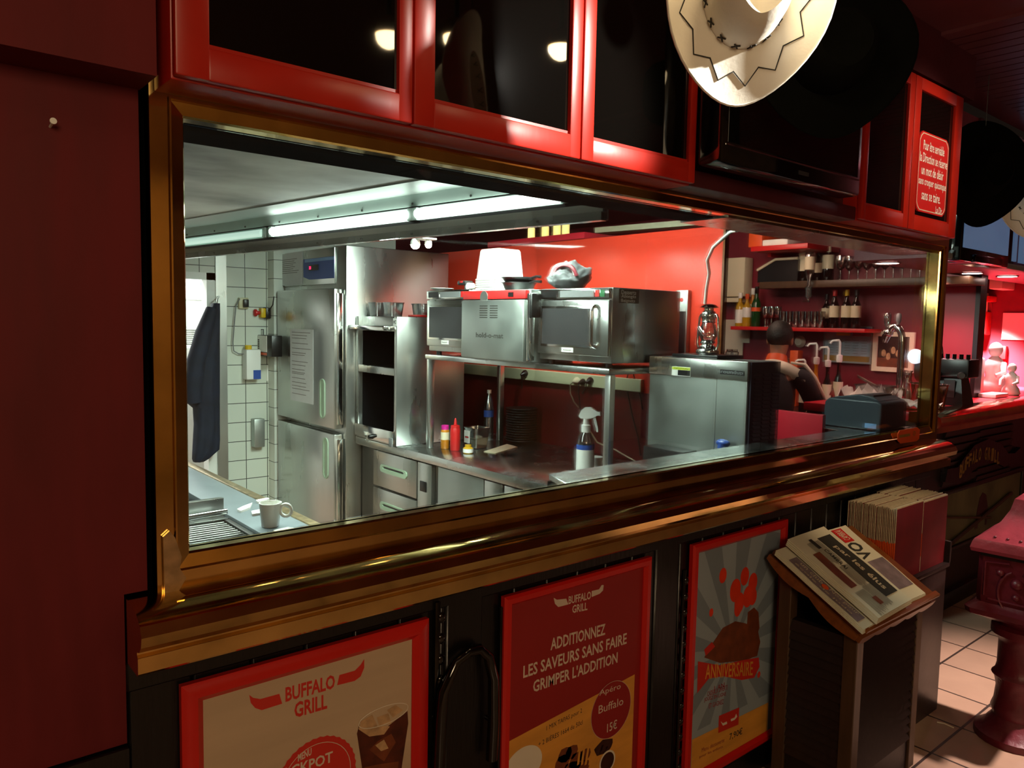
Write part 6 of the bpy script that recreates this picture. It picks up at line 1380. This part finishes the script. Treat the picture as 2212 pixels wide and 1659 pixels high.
# crumpled white papers
for la, pts_ in (('crumpled white napkin heap on the bar behind the printer', ((4.62, .82), (4.62, .50))), ('loose white receipts on the bar right of the printer', ((4.60, .48), (4.60, .22)))):
    a, b = [Vector((p_[0], p_[1], BZ+.02)) for p_ in pts_]; g = G(); n1, n2 = 14, 6; P = []
    for i in range(n2): P.append([tuple(a.lerp(b, j/(n1-1))+Vector((.04*i, .0, (.10 if a.y > .6 else .05)*(.6+noise.noise(Vector((j*.9, i*.7, a.y*9))))))) for j in range(n1)])
    slab(g, P, .006); o = obj('napkins', g, M['white']); zmin = min(v.co.z for v in o.data.vertices); origin(o, (a.x, a.y, zmin)); o.location.z = BZ+.0006; tag(o, la, 'paper')
# goose-neck beer tap
tx0 = 5.1; by = ray_at(1945, tx0); t = thing('beer_tap', 'chrome goose-neck beer tap with two handles on the bar', 'tap', (tx0, by, BZ+.0006))
zt_ = pt(1925, 705, x=tx0).z; pth = [(tx0, by, BZ+.0006), (tx0, by, zt_-.10)]
rad = (ray_at(1912, tx0)-by)/2
for i in range(13): a_ = PI*.82*i/12; pth.append((tx0, by+rad*(1-math.cos(a_)), zt_-.10+.10*math.sin(a_)))
obj('neck', G().tube(pth, .022, 14), M['steel_bright'], t, 60); e2 = Vector(pth[-1])
obj('base', G().lathe([(.06, 0), (.06, .012), (.03, .03)], (tx0, by, BZ+.0006), 22), M['steel_bright'], t, 50)
obj('spout', G().tube([e2, e2+Vector((0, .015, -.02)), e2+Vector((0, .02, -.06))], [.024, .026, .014], 12).ball(e2+Vector((0, .0, .005)), .03), M['steel_bright'], t, 60)
obj('tap_handle', G().lathe([(.008, 0), (.01, .02), (.02, .04), (.022, .10), (.012, .115)], e2+Vector((0, .01, .02)), 14), M['clear_plastic'], t, 50); obj('tap_handle', G().lathe([(.006, 0), (.008, .02), (.016, .035), (.016, .075), (.008, .085)], Vector((tx0, by+rad*.6, zt_)), 14), M['mid_grey'], t, 50)
# tap tower with lit badges
tx1 = 5.5; ty = (ray_at(1985, tx1)+ray_at(2045, tx1))/2; tw_ = abs(ray_at(1985, tx1)-ray_at(2045, tx1))/2; tz_ = pt(2010, 765, x=tx1).z
t = thing('tap_tower', 'dark beer tap tower with two lit round badges behind the brass post', 'tap', (tx1, ty, BZ+.0006))
obj('drum', G().lathe([(.09, 0), (.09, .05), (.075, .06), (.075, .12)], (tx1, ty, BZ+.0006), 24).cyl((tx1, ty-tw_, BZ+.2), (tx1, ty+tw_, BZ+.2), .08, n=24), M['dark_grey'], t, 50)
for k, (px, m, r_) in enumerate(((1975, 'tap_lit', .05), (2004, 'tap_blue', .04))):
    yy = ray_at(px, tx1-.1); obj('lit_badge', G().lathe([(r_*.9, 0), (r_, .004), (r_, .016), (r_*.9, .02)], (tx1-.085, yy, pt(px, 770, x=tx1-.1).z), 20, (-1, 0, 0)), M[m], t, 50); obj('badge_arm', G().cyl((tx1-.086, yy, pt(px, 770, x=tx1-.1).z), (tx1, yy, BZ+.2), .012), M['steel_bright'], t)
obj('top_fitting', G().tube([(tx1, ty-tw_*.6, BZ+.28), (tx1-.03, ty-tw_*.6, BZ+.36), (tx1-.08, ty-tw_*.6, BZ+.36)], .014, 8), M['steel_bright'], t, 60)
# jars, bucket, grinder
def lathe_thing(name, label, cat, loc, parts, group=None):
    t = thing(name, label, cat, loc, 0, group)
    for nm, prof, m in parts: obj(nm, G().lathe(prof, n=22), M[m], t, 50, world=False)
    return t
x_ = 5.0; lathe_thing('glass_jug', 'clear glass jug with a red and white label on the bar', 'jug', (x_, ray_at(1962, x_), BZ+.0006), [('glass', [(.035, 0), (.04, .01), (.036, .12), (.022, .16), (.022, .2), (.03, .215)], 'thin_glass'), ('label', [(.0395, .03), (.0375, .09)], 'p_text')])
x_ = 4.85; lathe_thing('steel_cup', 'steel cup behind the open container on the bar', 'cup', (x_, ray_at(1946, x_), BZ+.0006), [('cup', [(.03, 0), (.034, .005), (.038, .11), (.034, .11), (.03, .01)], 'steel_bright')])
x_ = 5.0; bh = pt(2008, 829, x=x_).z-BZ; lathe_thing('ice_bucket', 'shiny steel ice bucket reflecting red behind the brass post', 'bucket', (x_, ray_at(2008, x_), BZ+.0006), [('bucket', [(.085, 0), (.095, .01), (.11, bh-.01), (.118, bh), (.108, bh), (.09, .02), (.002, .015)], 'steel_bright')])
x_ = 5.3; gy = ray_at(2063, x_); gt = pt(2063, 775, x=x_).z-BZ
t = thing('coffee_grinder', 'black drink dispenser with twin taps standing on the bar', 'dispenser', (x_, gy, BZ+.0006))
obj('pedestal', G().rings([[(-.09, -.09, 0), (.09, -.09, 0), (.09, .08, 0), (-.09, .08, 0)], [(-.06, -.06, gt*.6), (.06, -.06, gt*.6), (.06, .06, gt*.6), (-.06, .06, gt*.6)]]), M['black'], t, 30, world=False)
obj('head', G().box(-.09, .09, -.11, .10, gt*.6, gt, .01), M['black'], t, world=False); obj('tap_knob', G().lathe([(.02, 0), (.024, .02), (.018, .035)], (-.09, -.07, gt*.66), 14, (-1, -.5, 0)), M['dark_grey'], t, world=False); obj('tap_knob', G().lathe([(.02, 0), (.024, .02), (.018, .035)], (-.09, .06, gt*.66), 14, (-1, .2, 0)), M['dark_grey'], t, world=False)
g = G()
for k in range(5): g.cyl((-.05, -.09+.04*k, gt), (-.05, -.09+.04*k, gt+.03), .012, n=10)
obj('top_valves', g, M['black_gloss'], t, world=False); obj('front_label', G().box(-.083, -.078, -.035, .03, .05, .16), M['dark_grey'], t, 0, world=False); t.name = 'drink_dispenser'
x_ = 6.3; o = obj('white_box', G().box(x_, x_+.12, ray_at(2116, x_), ray_at(2086, x_), BZ+.0006, pt(2100, 772, x=x_).z, .02), M['white']); origin(o, (x_+.1, ray_at(2100, x_), BZ)); tag(o, 'white box standing on the bar behind the black dispenser', 'box')
# pale figurines
def figurine(label, px, py0, py1, x):
    yy = ray_at(px, x); h = pt(px, py1, x=x).z-BZ; t = thing('figurine', label, 'figurine', (x, yy, BZ+.0006)); k = h/.5
    obj('body', G().lathe([(.11, 0), (.13, .03), (.11, .1), (.07, .16), (.085, .22), (.09, .28), (.05, .33), (.03, .35)], n=22).ball((0, 0, .41), .06, 16, 12, (1, 1, 1.2)), M['white_gloss'], t, 60, world=False)
    obj('arm', G().tube([(-.02, -.08, .28), (-.09, -.11, .2), (-.14, -.06, .17)], [.03, .026, .02], 8), M['white_gloss'], t, 60, world=False); obj('arm', G().tube([(-.02, .08, .28), (-.09, .11, .22), (-.14, .1, .14)], [.03, .026, .02], 8), M['white_gloss'], t, 60, world=False)
    t.scale = (k, k, k); return t
figurine('tall white figurine in the glare at the far end of the bar', 2148, 840, 735, 6.6); figurine('short white figurine, rightmost in the glare on the bar', 2186, 842, 782, 6.5)
o = obj('white_tray', G().box(6.05, 6.3, ray_at(2150, 6.0), ray_at(2110, 6.0), BZ+.0006, BZ+.03, .008), M['white']); origin(o, (6.15, ray_at(2130, 6.0), BZ)); tag(o, 'white tray before the figurines on the bar', 'tray')
# on the far wall
FXw = 7.6
a, b = pt(2109, 641, x=FXw), pt(2140, 724, x=FXw)
t = thing('fire_cabinet', 'red and white cabinet on the far pink-red wall', 'cabinet', (FXw, (a.y+b.y)/2, b.z)); zm = b.z+(a.z-b.z)*.6
obj('casing', G().box(FXw-.16, FXw-.0006, b.y, a.y, b.z, zm, .01), M['red'], t); obj('front', G().box(FXw-.165, FXw-.159, b.y+.05, a.y-.03, b.z+.04, zm-.07), M['white'], t, 0); obj('top_hood', G().box(FXw-.18, FXw-.0006, b.y-.03, a.y, a.z-.05, a.z, .006), M['red'], t); obj('back_board', G().box(FXw-.03, FXw-.0006, b.y, a.y, zm, a.z-.05), M['p_maroon'], t); obj('jar', G().cyl((FXw-.1, (a.y+b.y)/2, zm), (FXw-.1, (a.y+b.y)/2, zm+.16), .06), M['cream'], t)
a, b = pt(2168, 676, x=FXw), pt(2222, 735, x=FXw); o = obj('notice_sheet', G().box(FXw-.012, FXw-.0006, b.y, a.y, b.z, a.z), M['white']); origin(o, (FXw, a.y, b.z)); tag(o, 'large white sheet on the far pink-red wall', 'notice')
a, b = pt(2155, 747, x=FXw), pt(2176, 776, x=FXw); o = obj('wall_case', G().box(FXw-.05, FXw-.0006, b.y, a.y, b.z, a.z, .006), M['red']); origin(o, (FXw, a.y, b.z)); tag(o, 'small red case low on the far wall', 'box')
a, b = pt(2138, 588, x=FXw-.3), pt(2165, 624, x=FXw-.3); o = obj('lamp_box', G().box(FXw-.3, FXw-.0006, b.y, a.y, b.z, a.z, .01), M['cream']); origin(o, (FXw-.1, a.y, b.z)); tag(o, 'pinkish white box hanging high on the far wall', 'box')  # plain box in place of a white lamp, without any glow

# ================================================================== the barman
PL = Vector((4.78, 0, 0)); PL.y = pt(1652, 738, x=4.78).y-.16
pr = thing('person', 'dark-haired barman bending over seen from behind, orange collar and dark waistcoat', 'person', (4.60, PL.y, 0), math.radians(-72))
def skinmesh(name, verts, edges, radii, m, parent, root=0, sub=2, cap=None):
    me = bpy.data.meshes.new(name); me.from_pydata(verts, edges, []); o = bpy.data.objects.new(name, me); COL.objects.link(o); o.parent = parent
    sk = o.modifiers.new('skin', 'SKIN'); sk.use_smooth_shade = True
    for i, r in enumerate(radii):
        r = r if isinstance(r, tuple) else (r, r); me.skin_vertices[0].data[i].radius = r; me.skin_vertices[0].data[i].use_root = (i == root)
    if sub: s = o.modifiers.new('sub', 'SUBSURF'); s.levels = sub; s.render_levels = sub
    me.materials.append(M[m])
    dg = bpy.context.evaluated_depsgraph_get(); bpy.context.view_layer.update(); new = bpy.data.meshes.new_from_object(o.evaluated_get(dg)); o.modifiers.clear(); o.data = new; new.materials.clear(); new.materials.append(M[m])
    for p in new.polygons: p.use_smooth = True
    return o
# joints in the person's own space: x right, y forward, z up
V, E, Rr = [], [], []
def J(p, r, to=None):
    V.append(p); Rr.append(r); i = len(V)-1
    if to is not None: E.append((to, i))
    return i
pel = J((0, 0, .94), (.15, .11)); wa = J((0, .03, 1.08), (.135, .10), pel); ch = J((0, .09, 1.27), (.14, .10), wa); ub = J((0, .13, 1.39), (.105, .075), ch); nk = J((0, .175, 1.475), .055, ub); n2 = J((0, .205, 1.535), .052, nk); hd1 = J((0, .235, 1.60), (.072, .085), n2); hd2_ = J((0, .255, 1.665), (.07, .085), hd1); hd3 = J((0, .25, 1.715), (.05, .06), hd2_)
hands = []
for s in (-1, 1):
    hip = J((s*.09, .0, .88), .095, pel); kn = J((s*.10, .04, .50), .062, hip); an = J((s*.10, -.01, .09), .042, kn); J((s*.11, .13, .035), (.04, .03), an)
    sh = J((s*.185, .13, 1.40), .048, ub); el = J((s*.27, .20, 1.17), .044, sh); wr = J((s*.20, .40, 1.13), .031, el); pa = J((s*.18, .46, 1.115), (.038, .018), wr); pb_ = J((s*.17, .50, 1.10), (.036, .016), pa)
    for k in range(4):
        fx = s*(.17+(k-1.5)*.017); a_ = J((fx, .53, 1.09), .0095, pb_); b2_ = J((fx-s*.002, .565-.004*abs(k-1.2), 1.07), .009, a_); J((fx-s*.003, .585-.006*abs(k-1.2), 1.045), .008, b2_)
    th = J((s*.14, .475, 1.105), .011, pa); J((s*.125, .51, 1.085), .0095, th)
obj_body = skinmesh('body', V, E, Rr, 'skin', pr, pel, 2)
g = G().ball((0, .345, 1.625), .014, 10, 8, (.8, 1.2, 1.3)); g.ball((-.078, .245, 1.635), .03, 10, 8, (.35, .7, 1.1)).ball((.078, .245, 1.635), .03, 10, 8, (.35, .7, 1.1)); obj('ears_and_nose', g, M['skin'], pr, 60, world=False)
for s in (-1, 1): obj('eye', G().ball((s*.032, .325, 1.655), .012, 10, 8), M['white'], pr, 60, world=False); obj('ear', G().ball((s*.079, .24, 1.63), .03, 10, 8, (.35, .7, 1.15)), M['skin'], pr, 60, world=False)
obj('mouth', G().ball((0, .325, 1.585), .02, 10, 6, (1, .4, .3)), M['p_maroon'], pr, 60, world=False)
g = G().ball((0, .235, 1.668), .098, 28, 20, (.90, 1.08, 1.0))
for v in g.bm.verts:
    c_ = v.co
    if c_.y > .29 and c_.z < 1.70: c_.y = .29-(c_.y-.29)*.2
    if c_.z < 1.60 and c_.y < .22: c_.z = 1.60-(1.60-c_.z)*.6
    v.co += Vector((noise.noise(c_*40), noise.noise(c_*40+Vector((5, 0, 0))), noise.noise(c_*40+Vector((0, 7, 0)))))*.006
obj('hair', g, M['hair'], pr, 80, world=False)
# clothes
V, E, Rr = [], [], []
c0 = J((0, -.005, .90), (.17, .13)); c1 = J((0, .025, 1.08), (.155, .12), c0); c2_ = J((0, .085, 1.27), (.178, .132), c1); c3 = J((0, .125, 1.40), (.145, .105), c2_); c4 = J((0, .155, 1.445), (.09, .075), c3)
skinmesh('waistcoat', V, E, Rr, 'dark_cloth', pr, c0, 2)
for s in (-1, 1):
    V, E, Rr = [], [], []
    a_ = J((s*.12, .125, 1.40), .092); b_ = J((s*.195, .135, 1.385), .084, a_); c_ = J((s*.275, .2, 1.17), .062, b_); d_ = J((s*.245, .29, 1.15), .055, c_); skinmesh('sleeve', V, E, Rr, 'dark_cloth', pr, 0, 2)
    V, E, Rr = [], [], []
    a_ = J((s*.09, .0, .92), .11); b_ = J((s*.10, .045, .50), .08, a_); c_ = J((s*.10, -.01, .08), .065, b_); skinmesh('trouser_leg', V, E, Rr, 'dark_cloth', pr, 0, 2)
    obj('shoe', G().box(s*.11-.05, s*.11+.05, -.06, .2, .0008, .075, .03, 3), M['black'], pr, 60, world=False)
    obj('piping', G().tube([(s*.11, .10, 1.485), (s*.20, .11, 1.475), (s*.262, .135, 1.39), (s*.315, .17, 1.27), (s*.335, .215, 1.17), (s*.30, .29, 1.10)], [.008, .012, .012, .012, .012, .01], 8), M['beige_cloth'], pr, 60, world=False)
obj('collar', G().lathe([(.078, 0), (.072, .035), (.064, .07), (.060, .07)], (0, .165, 1.46), 24, (0, .35, 1), 1.0, .95), M['orange'], pr, 60, world=False)
g = G(); n = 20; rs = []
for i in range(n+1):
    u = -1+2*i/n; x = u*.215; zt2 = 1.505-.075*u*u-.012*abs(u); rs.append([(x*.96, .045+.03*abs(u), zt2-.12+.05*abs(u)), (x, .03+.035*abs(u), zt2-.05), (x*.98, .085, zt2), (x*.9, .15, zt2-.012), (x*.9, .15, zt2-.03), (x*.95, .07, zt2-.07)])
g.rings(rs); obj('shoulder_yoke', g, M['beige_cloth'], pr, 60, world=False)
